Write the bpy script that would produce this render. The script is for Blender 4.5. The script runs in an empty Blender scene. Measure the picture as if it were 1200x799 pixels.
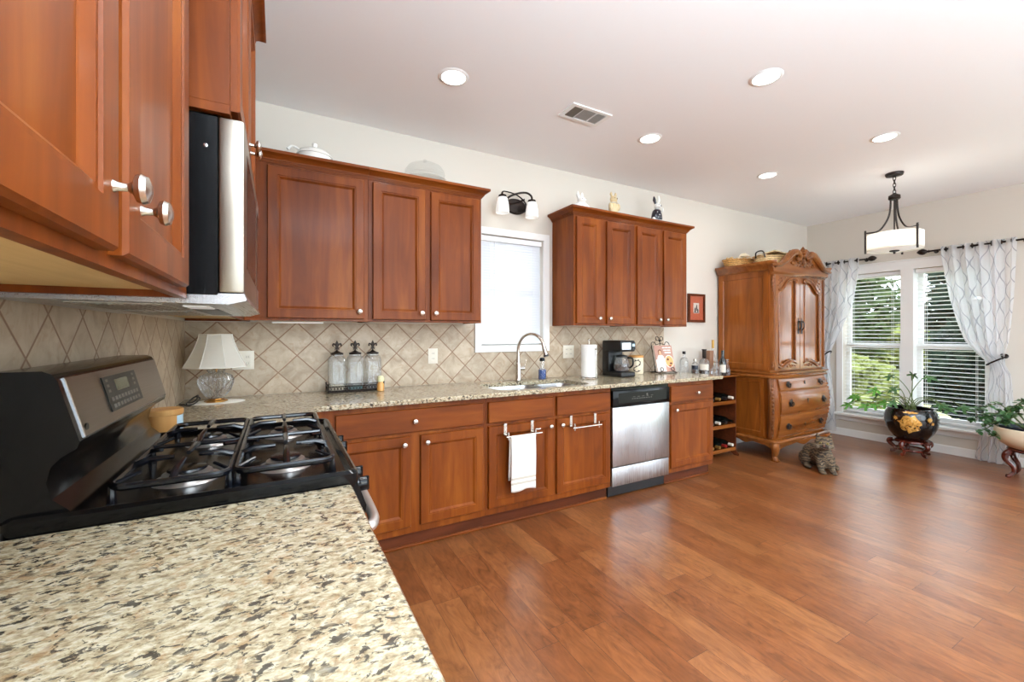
import bpy, bmesh, math, random
from mathutils import Vector, Matrix
random.seed(7)
S = bpy.context.scene
PI = math.pi
# ------------------------------------------------------------------ camera, world, lights, exposure
cam_d = bpy.data.cameras.new('camera'); cam = bpy.data.objects.new('camera', cam_d)
S.collection.objects.link(cam); S.camera = cam
cam.location = (0.488, -3.106, 1.30)
cam.rotation_euler = (PI/2, 0, -0.505)
cam_d.sensor_width = 36; cam_d.sensor_fit = 'HORIZONTAL'
cam_d.lens = 494.5/1200*36; cam_d.shift_y = -8.6/1200
cam_d.clip_start = 0.02; cam_d.clip_end = 200
S.view_settings.view_transform = 'Standard'; S.view_settings.look = 'None'
S.view_settings.gamma = 1; S.view_settings.use_curve_mapping = False
S.view_settings.exposure = EXPOSURE = 0.06
S.cycles.max_bounces = 8; S.cycles.diffuse_bounces = 5; S.cycles.glossy_bounces = 4
S.cycles.transparent_max_bounces = 24; S.cycles.transmission_bounces = 8
S.cycles.caustics_reflective = False; S.cycles.caustics_refractive = False
S.cycles.sample_clamp_indirect = 6; S.cycles.use_denoising = True
W = bpy.data.worlds.new('sky'); S.world = W; W.use_nodes = True
bg = W.node_tree.nodes['Background']
bg.inputs[0].default_value = (0.80, 0.915, 1.0, 1); bg.inputs[1].default_value = 6.0
ADDED_TORCH_W = 200; CAN_W = 4.5; CAN_COL = (0.97, 0.98, 1.0)

CH = 2.767; RL = 6.83; RY = -5.8        # ceiling height, right wall, wall behind the camera
# ------------------------------------------------------------------ helpers
ORG = {}
def link(o): S.collection.objects.link(o)
def thing(name, label, cat, loc=(0, 0, 0), rz=0, group=None):
    o = bpy.data.objects.new(name, None); link(o); o.empty_display_size = .05
    o.location = loc; o.rotation_euler = (0, 0, rz)
    o['label'] = label; o['category'] = cat
    if group: o['group'] = group
    ORG[o] = Vector(loc); return o
def tag(o, label, cat, group=None, kind=None):
    if label: o['label'] = label
    if cat: o['category'] = cat
    if group: o['group'] = group
    if kind: o['kind'] = kind
    return o
def lerp(a, b, t): return a+(b-a)*t
def cr(pts, n=6, closed=False):
    """Catmull-Rom through points"""
    P = [Vector(p) for p in pts]; out = []; N = len(P)
    rng = range(N if closed else N-1)
    for i in rng:
        if closed: a, b, c, d = P[(i-1) % N], P[i], P[(i+1) % N], P[(i+2) % N]
        else: a, b, c, d = P[max(i-1, 0)], P[i], P[i+1], P[min(i+2, N-1)]
        for k in range(n):
            t = k/n
            out.append(.5*((2*b)+(c-a)*t+(2*a-5*b+4*c-d)*t*t+(3*b-a-3*c+d)*t**3))
    if not closed: out.append(P[-1])
    return out
class G:
    def __init__(s): s.bm = bmesh.new(); s.mi = 0
    def _end(s, f0):
        for f in list(s.bm.faces)[f0:]: f.material_index = s.mi
    def box(s, x0, x1, y0, y1, z0, z1, b=0, seg=1, rot=None):
        f0 = len(s.bm.faces)
        if x0 > x1: x0, x1 = x1, x0
        if y0 > y1: y0, y1 = y1, y0
        if z0 > z1: z0, z1 = z1, z0
        r = bmesh.ops.create_cube(s.bm, size=1)
        vs = r['verts']
        for v in vs: v.co = Vector((lerp(x0, x1, v.co.x+.5), lerp(y0, y1, v.co.y+.5), lerp(z0, z1, v.co.z+.5)))
        if b > 0:
            es = list({e for v in vs for e in v.link_edges})
            rr = bmesh.ops.bevel(s.bm, geom=es, offset=b, segments=seg, affect='EDGES', profile=.5)
            vs = list({v for f in rr['faces'] for v in f.verts})
        if rot:
            c = Vector(((x0+x1)/2, (y0+y1)/2, (z0+z1)/2))
            for v in vs: v.co = c+rot @ (v.co-c)
        s._end(f0); return s
    def grid(s, rows, closed_u=False, closed_v=False, cap=False):
        """rows of points -> quads"""
        f0 = len(s.bm.faces)
        V = [[s.bm.verts.new(p) for p in r] for r in rows]
        n = len(V); m = len(V[0])
        for i in range(n if closed_v else n-1):
            for j in range(m if closed_u else m-1):
                a, b, c, d = V[i][j], V[i][(j+1) % m], V[(i+1) % n][(j+1) % m], V[(i+1) % n][j]
                try: s.bm.faces.new((a, b, c, d))
                except ValueError: pass
        if cap:
            for r in (V[0], V[-1]):
                try: s.bm.faces.new(r)
                except ValueError: pass
        s._end(f0); return s
    def tube(s, pts, r, seg=8, closed=False, flat=1.0, up=None):
        P = [Vector(p) for p in pts]; n = len(P)
        R = r if isinstance(r, (list, tuple)) else [r]*n
        if len(R) != n: R = [lerp(R[int(i*(len(R)-1)/(n-1)+1e-9)], R[min(int(i*(len(R)-1)/(n-1)+1e-9)+1, len(R)-1)], (i*(len(R)-1)/(n-1)) % 1) for i in range(n)]
        rows = []; nrm = Vector(up) if up else None
        for i in range(n):
            a = P[(i-1) % n] if (closed or i > 0) else P[i]; b = P[(i+1) % n] if (closed or i < n-1) else P[i]
            t = (b-a)
            if t.length < 1e-9: t = Vector((0, 0, 1))
            t.normalize()
            if nrm is None: nrm = t.orthogonal()
            nn = (nrm-t*nrm.dot(t))
            if nn.length < 1e-6: nn = t.orthogonal()
            nn.normalize(); nrm = nn if not up else nrm; bn = t.cross(nn)
            rows.append([P[i]+(nn*math.cos(2*PI*k/seg)*flat+bn*math.sin(2*PI*k/seg))*R[i] for k in range(seg)])
        return s.grid(rows, closed_u=True, closed_v=closed, cap=not closed)
    def lathe(s, prof, c=(0, 0, 0), seg=24, axis='z', sx=1, sy=1, flute=0, nf=0):
        rows = []
        for r, h in prof:
            row = []
            for k in range(seg):
                a = 2*PI*k/seg; rr = max(r, 1e-4)*(1+flute*math.cos(nf*a))
                u, v = rr*math.cos(a)*sx, rr*math.sin(a)*sy
                row.append(Vector(c)+(Vector((u, v, h)) if axis == 'z' else Vector((h, u, v)) if axis == 'x' else Vector((u, h, v))))
            rows.append(row)
        return s.grid(rows, closed_u=True, cap=True)
    def cyl(s, c, r, h, axis='z', seg=20, b=0):
        if b: return s.lathe([(r-b, 0), (r, b), (r, h-b), (r-b, h)], c, seg, axis)
        return s.lathe([(r, 0), (r, h)], c, seg, axis)
    def ell(s, c, rx, ry=None, rz=None, sub=2, rot=None):
        ry = rx if ry is None else ry; rz = rx if rz is None else rz; f0 = len(s.bm.faces)
        vs = bmesh.ops.create_icosphere(s.bm, subdivisions=sub, radius=1)['verts']
        for v in vs:
            p = Vector((v.co.x*rx, v.co.y*ry, v.co.z*rz))
            v.co = Vector(c)+(rot @ p if rot else p)
        s._end(f0); return s
    def prism(s, loops, a, b, axis='z'):
        """2D polygon (with holes as further loops) extruded between a and b along axis"""
        if not isinstance(loops[0][0], (tuple, list, Vector)): loops = [loops]
        f0 = len(s.bm.faces)
        def P(u, v, w): return {'z': (u, v, w), 'y': (u, w, v), 'x': (w, u, v)}[axis]
        if len(loops) == 1:
            A = [s.bm.verts.new(P(p[0], p[1], a)) for p in loops[0]]; s.bm.faces.new(A)
            B = [s.bm.verts.new(P(p[0], p[1], b)) for p in loops[0]]; s.bm.faces.new(B)
            n = len(A)
            for i in range(n): s.bm.faces.new((A[i], A[(i+1) % n], B[(i+1) % n], B[i]))
        else:
            rings = []
            for w in (a, b):
                es = []; rg = []
                for L in loops:
                    vs = [s.bm.verts.new(P(p[0], p[1], w)) for p in L]; rg.append(vs)
                    es += [s.bm.edges.new((vs[i], vs[(i+1) % len(vs)])) for i in range(len(vs))]
                bmesh.ops.triangle_fill(s.bm, use_beauty=True, edges=es); rings.append(rg)
            for A, B in zip(*rings):
                n = len(A)
                for i in range(n): s.bm.faces.new((A[i], A[(i+1) % n], B[(i+1) % n], B[i]))
        s._end(f0); return s
    def sweep(s, path, prof, closed=False):
        """profile (d outward to the right of travel, z) along a plan path (x, y), mitred"""
        P = [Vector((p[0], p[1])) for p in path]; n = len(P); rows = []
        for i in range(n):
            d1 = (P[i]-P[i-1]).normalized() if (i > 0 or closed) else None
            d2 = (P[(i+1) % n]-P[i]).normalized() if (i < n-1 or closed) else None
            d1 = d1 or d2; d2 = d2 or d1
            n1 = Vector((d1.y, -d1.x)); n2 = Vector((d2.y, -d2.x)); m = (n1+n2)
            m = m/m.dot(n1) if m.length > 1e-6 else n1
            rows.append([Vector((P[i].x+m.x*d, P[i].y+m.y*d, z)) for d, z in prof])
        return s.grid(rows, closed_u=True, closed_v=closed, cap=not closed)
    def panel(s, u0, u1, v0, v1, fp, rings, back=-.0):
        """raised or recessed rectangle: rings of (inset, depth)"""
        f0 = len(s.bm.faces); L = []
        for ins, d in [(0, back)]+list(rings):
            L.append([s.bm.verts.new(fp(u, v, d)) for u, v in ((u0+ins, v0+ins), (u1-ins, v0+ins), (u1-ins, v1-ins), (u0+ins, v1-ins))])
        for A, B in zip(L, L[1:]):
            for i in range(4): s.bm.faces.new((A[i], A[(i+1) % 4], B[(i+1) % 4], B[i]))
        s.bm.faces.new(L[-1]); s.bm.faces.new(L[0][::-1]); s._end(f0); return s
    def out(s, name, mat, parent=None, local=False, smooth=35, uv=None, remesh=0, sub=0):
        bm = s.bm
        bmesh.ops.recalc_face_normals(bm, faces=bm.faces)
        me = bpy.data.meshes.new(name)
        if parent is not None:
            off = Vector((0, 0, 0)) if local else ORG[parent]
        else:
            xs = [v.co for v in bm.verts]
            off = Vector(((min(p.x for p in xs)+max(p.x for p in xs))/2, (min(p.y for p in xs)+max(p.y for p in xs))/2, min(p.z for p in xs)))
            if local: off = Vector((0, 0, 0))
        if uv:
            lay = bm.loops.layers.uv.new('uv')
            for f in bm.faces:
                for lp in f.loops: lp[lay].uv = uv(lp.vert.co)
        for v in bm.verts: v.co -= off
        bm.to_mesh(me); bm.free()
        o = bpy.data.objects.new(name, me); link(o)
        for m in (mat if isinstance(mat, (list, tuple)) else [mat]): me.materials.append(m)
        if smooth:
            me.shade_smooth() if hasattr(me, 'shade_smooth') else None
            me.set_sharp_from_angle(angle=math.radians(smooth))
        if parent is not None: o.parent = parent; ORG[o] = off
        else: o.location = off; ORG[o] = off
        if remesh:
            m = o.modifiers.new('remesh', 'REMESH'); m.mode = 'VOXEL'; m.voxel_size = remesh; m.use_smooth_shade = True
            m = o.modifiers.new('smooth', 'SMOOTH'); m.factor = .5; m.iterations = 3
        if sub:
            m = o.modifiers.new('subdivision', 'SUBSURF'); m.levels = sub; m.render_levels = sub
        return o
def FY(y): return lambda u, v, d: (u, y-d, v)      # face looking to -y
def FX(x): return lambda u, v, d: (x+d, u, v)      # face looking to +x
# ------------------------------------------------------------------ materials
def newmat(name):
    m = bpy.data.materials.new(name); m.use_nodes = True; nt = m.node_tree
    return m, nt, nt.nodes['Principled BSDF']
def lin(r, g, b):
    f = lambda c: (c/255/12.92) if c/255 <= .04045 else ((c/255+.055)/1.055)**2.4
    return (f(r), f(g), f(b), 1)
def N(nt, t, **k):
    n = nt.nodes.new(t)
    for a, v in k.items():
        if a == 'inp':
            for i, x in v.items(): n.inputs[i].default_value = x
        else: setattr(n, a, v)
    return n
def L(nt, a, b): nt.links.new(a, b)
def simple(name, col, rough=.5, metal=0, coat=0, trans=0, ior=1.45, emis=0, alpha=1, spec=.5, sheen=0):
    m, nt, b = newmat(name)
    b.inputs['Base Color'].default_value = col if len(col) == 4 else lin(*col)
    b.inputs['Roughness'].default_value = rough; b.inputs['Metallic'].default_value = metal
    b.inputs['Coat Weight'].default_value = coat; b.inputs['Coat Roughness'].default_value = .08
    b.inputs['Transmission Weight'].default_value = trans; b.inputs['IOR'].default_value = ior
    b.inputs['Specular IOR Level'].default_value = spec
    if emis: b.inputs['Emission Color'].default_value = col if len(col) == 4 else lin(*col); b.inputs['Emission Strength'].default_value = emis
    # faint procedural variation so no surface is perfectly even
    tc = N(nt, 'ShaderNodeTexCoord'); no = N(nt, 'ShaderNodeTexNoise', inp={'Scale': 40., 'Detail': 3.})
    L(nt, tc.outputs['Object'], no.inputs['Vector'])
    mr = N(nt, 'ShaderNodeMapRange', inp={'To Min': max(rough-.04, 0), 'To Max': rough+.04})
    L(nt, no.outputs[0], mr.inputs[0]); L(nt, mr.outputs[0], b.inputs['Roughness'])
    return m
def ramp(nt, stops, interp='LINEAR'):
    r = N(nt, 'ShaderNodeValToRGB'); r.color_ramp.interpolation = interp
    while len(r.color_ramp.elements) < len(stops): r.color_ramp.elements.new(.5)
    for e, (p, c) in zip(r.color_ramp.elements, stops): e.position = p; e.color = c
    return r
def wood(name, c1, c2, c3, axis='z', rough=.40, coat=.05, scale=1.0, streak=14):
    m, nt, b = newmat(name); b.inputs['Specular IOR Level'].default_value = .16
    tc = N(nt, 'ShaderNodeTexCoord'); oi = N(nt, 'ShaderNodeObjectInfo')
    ad = N(nt, 'ShaderNodeVectorMath', operation='ADD'); mu = N(nt, 'ShaderNodeMath', operation='MULTIPLY', inp={1: 23.})
    L(nt, oi.outputs['Random'], mu.inputs[0]); L(nt, tc.outputs['Object'], ad.inputs[0]); L(nt, mu.outputs[0], ad.inputs[1])
    mp = N(nt, 'ShaderNodeMapping'); s = [streak*scale]*3; s['xyz'.index(axis)] = 1.3*scale; mp.inputs['Scale'].default_value = s
    L(nt, ad.outputs[0], mp.inputs[0])
    n1 = N(nt, 'ShaderNodeTexNoise', inp={'Scale': 1., 'Detail': 5., 'Roughness': .6, 'Distortion': .8}); L(nt, mp.outputs[0], n1.inputs['Vector'])
    mp2 = N(nt, 'ShaderNodeMapping'); s2 = [2.4]*3; s2['xyz'.index(axis)] = .8; mp2.inputs['Scale'].default_value = s2
    L(nt, ad.outputs[0], mp2.inputs[0])
    n2 = N(nt, 'ShaderNodeTexNoise', inp={'Scale': 1.6, 'Detail': 3.}); L(nt, mp2.outputs[0], n2.inputs['Vector'])
    mx = N(nt, 'ShaderNodeMix', inp={0: .42}); L(nt, n1.outputs[0], mx.inputs[2]); L(nt, n2.outputs[0], mx.inputs[3])
    r = ramp(nt, [(.34, lin(*c1)), (.52, lin(*c2)), (.70, lin(*c3))]); L(nt, mx.outputs[0], r.inputs[0])
    L(nt, r.outputs[0], b.inputs['Base Color'])
    b.inputs['Roughness'].default_value = rough; b.inputs['Coat Weight'].default_value = coat; b.inputs['Coat Roughness'].default_value = .12
    bp = N(nt, 'ShaderNodeBump', inp={'Strength': .06, 'Distance': .002}); L(nt, n1.outputs[0], bp.inputs['Height']); L(nt, bp.outputs[0], b.inputs['Normal'])
    return m
CH1, CH2, CH3 = (86, 38, 8), (116, 56, 14), (140, 77, 24)
M = {}
M['wood_z'] = wood('cherry_wood_upright', CH1, CH2, CH3, 'z')
M['wood_x'] = wood('cherry_wood_lengthwise', CH1, CH2, CH3, 'x')
M['wood_y'] = wood('cherry_wood_crosswise', CH1, CH2, CH3, 'y')
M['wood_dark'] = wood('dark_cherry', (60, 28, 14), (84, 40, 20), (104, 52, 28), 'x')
M['arm_z'] = wood('armoire_walnut_upright', (108, 56, 16), (140, 77, 26), (164, 98, 40), 'z', rough=.34, coat=.3)
M['arm_f'] = wood('polished_armoire_front', (104, 56, 22), (134, 78, 34), (156, 96, 48), 'z', rough=.22, coat=1)
M['arm_x'] = wood('armoire_walnut_lengthwise', (104, 56, 20), (132, 76, 32), (156, 96, 46), 'x', rough=.24, coat=.9)
M['arm_carve'] = wood('armoire_carving', (78, 42, 18), (128, 74, 32), (160, 100, 50), 'z', rough=.32, coat=.4, scale=3)
M['ply'] = wood('pale_plywood', (196, 164, 112), (214, 184, 132), (226, 198, 150), 'y', rough=.5, coat=.1)
M['red_wood'] = wood('rosewood', (52, 18, 10), (84, 30, 18), (110, 44, 26), 'z', rough=.22, coat=.7)
M['white'] = simple('white_trim_paint', (238, 238, 236), .35)
M['blind'] = simple('white_blind_slat', (240, 241, 242), .4)
M['black'] = simple('gloss_black_enamel', (7, 7, 8), .16, spec=.28)
M['black_p'] = simple('black_plastic', (20, 20, 22), .35)
M['iron'] = simple('cast_iron_enamel', (10, 12, 18), .2, spec=.5)
M['bronze'] = simple('oil_rubbed_bronze', (44, 36, 32), .35, metal=.7)
M['chrome'] = simple('polished_chrome', (215, 215, 218), .08, metal=1)
M['nickel'] = simple('brushed_nickel', (200, 192, 182), .26, metal=1)
M['brass'] = simple('brass', (180, 130, 60), .25, metal=1)
M['ceramic'] = simple('white_glazed_ceramic', (236, 234, 228), .18, coat=.4)
M['paper'] = simple('white_paper_towel', (244, 243, 240), .9)
M['plate'] = simple('ivory_switch_plate', (232, 226, 212), .35)
M['slot'] = simple('outlet_slot_grey', (120, 112, 100), .5)
M['shade'] = simple('frosted_lamp_glass', (246, 246, 244), .35, emis=.25)
M['lit'] = simple('lit_ceiling_lamp', (255, 252, 246), .4, emis=9)
M['cream'] = simple('cream_paint', (226, 214, 188), .45)
M['navy'] = simple('dark_navy_glaze', (26, 30, 44), .3)
M['blue'] = simple('blue_dish_soap', (20, 70, 150), .15, coat=.5)
M['liquor'] = simple('dark_brown_liquor', (52, 20, 12), .1, coat=.6)
M['wine'] = simple('dark_wine_bottle', (14, 18, 16), .1, coat=.6)
M['label'] = simple('off_white_label', (226, 220, 206), .6)
M['redfoil'] = simple('red_foil', (150, 36, 32), .35, metal=.3)
M['goldfoil'] = simple('gold_foil', (190, 150, 80), .3, metal=.7)
M['soil'] = simple('potting_soil', (44, 32, 24), .95)
M['stem'] = simple('plant_stem', (96, 112, 62), .6)
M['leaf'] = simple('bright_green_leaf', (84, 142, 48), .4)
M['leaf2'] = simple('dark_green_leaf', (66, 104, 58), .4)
M['rubber'] = simple('black_cable', (22, 22, 24), .5)
M['mat'] = simple('white_doily', (236, 234, 226), .8)
M['mwglass'] = simple('black_side_panel', (6, 6, 7), .25, spec=.2)
M['filter'] = simple('aluminium_grease_filter', (168, 160, 148), .45, metal=.8)
M['display'] = simple('control_display', (24, 24, 20), .3, spec=.2)
M['button'] = simple('grey_button', (104, 100, 94), .4)
M['sky_blue'] = simple('pale_blue_label', (176, 204, 220), .5)
M['bamboo'] = wood('bamboo', (182, 128, 72), (204, 152, 92), (220, 172, 112), 'z', rough=.45, coat=.1)
def glassmat(name, tint=(1, 1, 1, 1), refl=.12, opac=0.0, ocol=(.9, .9, .9, 1)):
    m, nt, b = newmat(name); out = nt.nodes['Material Output']
    t = N(nt, 'ShaderNodeBsdfTransparent'); t.inputs[0].default_value = tint
    g = N(nt, 'ShaderNodeBsdfGlossy'); g.inputs['Roughness'].default_value = .03
    lw = N(nt, 'ShaderNodeLayerWeight'); lw.inputs[0].default_value = .35
    mr = N(nt, 'ShaderNodeMapRange', inp={'To Min': refl*.4, 'To Max': min(refl*5, .9)}); L(nt, lw.outputs['Fresnel'], mr.inputs[0])
    mx = N(nt, 'ShaderNodeMixShader'); L(nt, mr.outputs[0], mx.inputs[0]); L(nt, t.outputs[0], mx.inputs[1]); L(nt, g.outputs[0], mx.inputs[2])
    if opac:
        d = N(nt, 'ShaderNodeBsdfDiffuse'); d.inputs[0].default_value = ocol
        m2 = N(nt, 'ShaderNodeMixShader', inp={0: opac}); L(nt, mx.outputs[0], m2.inputs[1]); L(nt, d.outputs[0], m2.inputs[2]); L(nt, m2.outputs[0], out.inputs[0])
    else: L(nt, mx.outputs[0], out.inputs[0])
    return m
M['pane'] = glassmat('window_glass', refl=.05)
M['glass'] = glassmat('clear_glass', tint=(.96, .97, .97, 1), refl=.09, opac=.08)
M['glass_dome'] = glassmat('dome_glass', tint=(.985, .99, .985, 1), refl=.045, opac=.03)
M['crystal'] = glassmat('cut_crystal', tint=(.93, .94, .95, 1), refl=.12, opac=.06)
def granite():
    m, nt, b = newmat('speckled_granite')
    tc = N(nt, 'ShaderNodeTexCoord')
    n0 = N(nt, 'ShaderNodeTexNoise', inp={'Scale': 9., 'Detail': 2.})
    n1 = N(nt, 'ShaderNodeTexNoise', inp={'Scale': 85., 'Detail': 5., 'Roughness': .68, 'Distortion': .4})
    mp = N(nt, 'ShaderNodeMapping'); mp.inputs['Scale'].default_value = (.8, 1.15, 1); mp.inputs['Location'].default_value = (3.1, 5.7, 1.3); mp.inputs['Rotation'].default_value = (0, 0, .6)
    n2 = N(nt, 'ShaderNodeTexNoise', inp={'Scale': 72., 'Detail': 5., 'Roughness': .62, 'Distortion': .7})
    n3 = N(nt, 'ShaderNodeTexNoise', inp={'Scale': 30., 'Detail': 4., 'Roughness': .6, 'Distortion': .8})
    vo = N(nt, 'ShaderNodeTexVoronoi', inp={'Scale': 120.})
    m0 = N(nt, 'ShaderNodeMapping'); m0.inputs['Scale'].default_value = (.75, 1.25, 1); m0.inputs['Rotation'].default_value = (0, 0, .35); L(nt, tc.outputs['Object'], m0.inputs[0])
    for n in (n0, n1, vo): L(nt, m0.outputs[0], n.inputs['Vector'])
    L(nt, tc.outputs['Object'], mp.inputs[0]); L(nt, mp.outputs[0], n2.inputs['Vector'])
    mp3 = N(nt, 'ShaderNodeMapping'); mp3.inputs['Location'].default_value = (13.1, 2.7, 8.3); L(nt, tc.outputs['Object'], mp3.inputs[0]); L(nt, mp3.outputs[0], n3.inputs['Vector'])
    r1 = ramp(nt, [(.32, lin(120, 104, 80)), (.43, lin(160, 145, 116)), (.53, lin(192, 181, 153)), (.68, lin(214, 207, 188))]); L(nt, n1.outputs[0], r1.inputs[0])
    # tan rust patches
    r3 = ramp(nt, [(.56, (0, 0, 0, 1)), (.63, (1, 1, 1, 1))]); L(nt, n3.outputs[0], r3.inputs[0])
    m1 = N(nt, 'ShaderNodeMix', data_type='RGBA'); m1.inputs[7].default_value = lin(158, 118, 76); 
    s3 = N(nt, 'ShaderNodeMath', operation='MULTIPLY', inp={1: .42}); L(nt, r3.outputs[0], s3.inputs[0]); L(nt, s3.outputs[0], m1.inputs[0]); L(nt, r1.outputs[0], m1.inputs[6])
    # dark flecks
    r2 = ramp(nt, [(.535, (0, 0, 0, 1)), (.575, (1, 1, 1, 1))]); L(nt, n2.outputs[0], r2.inputs[0])
    m2 = N(nt, 'ShaderNodeMix', data_type='RGBA'); s2 = N(nt, 'ShaderNodeMath', operation='MULTIPLY', inp={1: .9})
    r0 = ramp(nt, [(.36, (.35, .35, .35, 1)), (.50, (1, 1, 1, 1))]); n0.inputs['Scale'].default_value = 26.; L(nt, n0.outputs[0], r0.inputs[0])
    sm = N(nt, 'ShaderNodeMath', operation='MULTIPLY'); L(nt, r2.outputs[0], sm.inputs[0]); L(nt, r0.outputs[0], sm.inputs[1]); L(nt, sm.outputs[0], s2.inputs[0]); L(nt, s2.outputs[0], m2.inputs[0])
    L(nt, m1.outputs[2], m2.inputs[6]); m2.inputs[7].default_value = lin(44, 40, 38)
    # grey translucent quartz
    r4 = ramp(nt, [(.28, (1, 1, 1, 1)), (.42, (0, 0, 0, 1))]); L(nt, n2.outputs[0], r4.inputs[0])
    m3 = N(nt, 'ShaderNodeMix', data_type='RGBA'); s4 = N(nt, 'ShaderNodeMath', operation='MULTIPLY', inp={1: .6}); L(nt, r4.outputs[0], s4.inputs[0]); L(nt, s4.outputs[0], m3.inputs[0])
    L(nt, m2.outputs[2], m3.inputs[6]); m3.inputs[7].default_value = lin(150, 138, 124)
    L(nt, m3.outputs[2], b.inputs['Base Color']); b.inputs['Roughness'].default_value = .16; b.inputs['Coat Weight'].default_value = .2
    return m
M['granite'] = granite()
def floormat():
    m, nt, b = newmat('hardwood_planks')
    tc = N(nt, 'ShaderNodeTexCoord'); sp = N(nt, 'ShaderNodeSeparateXYZ'); cb = N(nt, 'ShaderNodeCombineXYZ')
    L(nt, tc.outputs['Object'], sp.inputs[0]); L(nt, sp.outputs[1], cb.inputs[0]); L(nt, sp.outputs[0], cb.inputs[1])
    br = N(nt, 'ShaderNodeTexBrick', offset=.41, offset_frequency=3, squash=1.35, squash_frequency=2)
    for k, v in {'Scale': 1., 'Mortar Size': .0011, 'Mortar Smooth': .2, 'Bias': 0., 'Brick Width': .82, 'Row Height': .127}.items(): br.inputs[k].default_value = v
    br.inputs['Color1'].default_value = (0, 0, 0, 1); br.inputs['Color2'].default_value = (1, 1, 1, 1); br.inputs['Mortar'].default_value = (.5, .5, .5, 1)
    L(nt, cb.outputs[0], br.inputs['Vector'])
    r = ramp(nt, [(0, lin(118, 67, 34)), (.35, lin(127, 75, 40)), (.7, lin(134, 82, 45)), (1, lin(144, 92, 53))]); L(nt, br.outputs[0], r.inputs[0])
    ad = N(nt, 'ShaderNodeVectorMath', operation='ADD'); sc = N(nt, 'ShaderNodeVectorMath', operation='SCALE', inp={'Scale': 9.}); L(nt, br.outputs[0], sc.inputs[0]); L(nt, sc.outputs[0], ad.inputs[0]); L(nt, cb.outputs[0], ad.inputs[1])
    mp = N(nt, 'ShaderNodeMapping'); mp.inputs['Scale'].default_value = (4.5, 17, 1); L(nt, ad.outputs[0], mp.inputs[0])
    n1 = N(nt, 'ShaderNodeTexNoise', inp={'Scale': 1., 'Detail': 6., 'Roughness': .66, 'Distortion': 2.6}); L(nt, mp.outputs[0], n1.inputs['Vector'])
    mpb = N(nt, 'ShaderNodeMapping'); mpb.inputs['Scale'].default_value = (4.0, 8, 1); L(nt, ad.outputs[0], mpb.inputs[0])
    n2 = N(nt, 'ShaderNodeTexNoise', inp={'Scale': 1., 'Detail': 4., 'Distortion': .6}); L(nt, mpb.outputs[0], n2.inputs['Vector'])
    rg = ramp(nt, [(.3, (.5, .44, .40, 1)), (.46, (.88, .86, .84, 1)), (.54, (1.02, 1.02, 1.0, 1)), (.7, (1.3, 1.32, 1.34, 1))]); L(nt, n1.outputs[0], rg.inputs[0])
    rg2 = ramp(nt, [(.3, (.74, .70, .66, 1)), (.55, (1.0, 1.0, 1.0, 1)), (.72, (1.12, 1.12, 1.12, 1))]); L(nt, n2.outputs[0], rg2.inputs[0])
    a = N(nt, 'ShaderNodeMix', data_type='RGBA', blend_type='MULTIPLY', inp={0: .8}); L(nt, r.outputs[0], a.inputs[6]); L(nt, rg.outputs[0], a.inputs[7])
    c = N(nt, 'ShaderNodeMix', data_type='RGBA', blend_type='MULTIPLY', inp={0: .9}); L(nt, a.outputs[2], c.inputs[6]); L(nt, rg2.outputs[0], c.inputs[7])
    d = N(nt, 'ShaderNodeMix', data_type='RGBA'); L(nt, br.outputs['Fac'], d.inputs[0]); L(nt, c.outputs[2], d.inputs[6]); d.inputs[7].default_value = lin(74, 40, 24)
    L(nt, d.outputs[2], b.inputs['Base Color'])
    mr = N(nt, 'ShaderNodeMapRange', inp={'To Min': .26, 'To Max': .40}); L(nt, n2.outputs[0], mr.inputs[0]); L(nt, mr.outputs[0], b.inputs['Roughness'])
    b.inputs['Coat Weight'].default_value = .35; b.inputs['Coat Roughness'].default_value = .22
    ml = N(nt, 'ShaderNodeMath', operation='MULTIPLY_ADD', inp={1: -1.5}); L(nt, br.outputs['Fac'], ml.inputs[0]); L(nt, n2.outputs[0], ml.inputs[2])
    bp = N(nt, 'ShaderNodeBump', inp={'Strength': .25, 'Distance': .002}); L(nt, ml.outputs[0], bp.inputs['Height']); L(nt, bp.outputs[0], b.inputs['Normal'])
    return m
M['floor'] = floormat()
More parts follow.
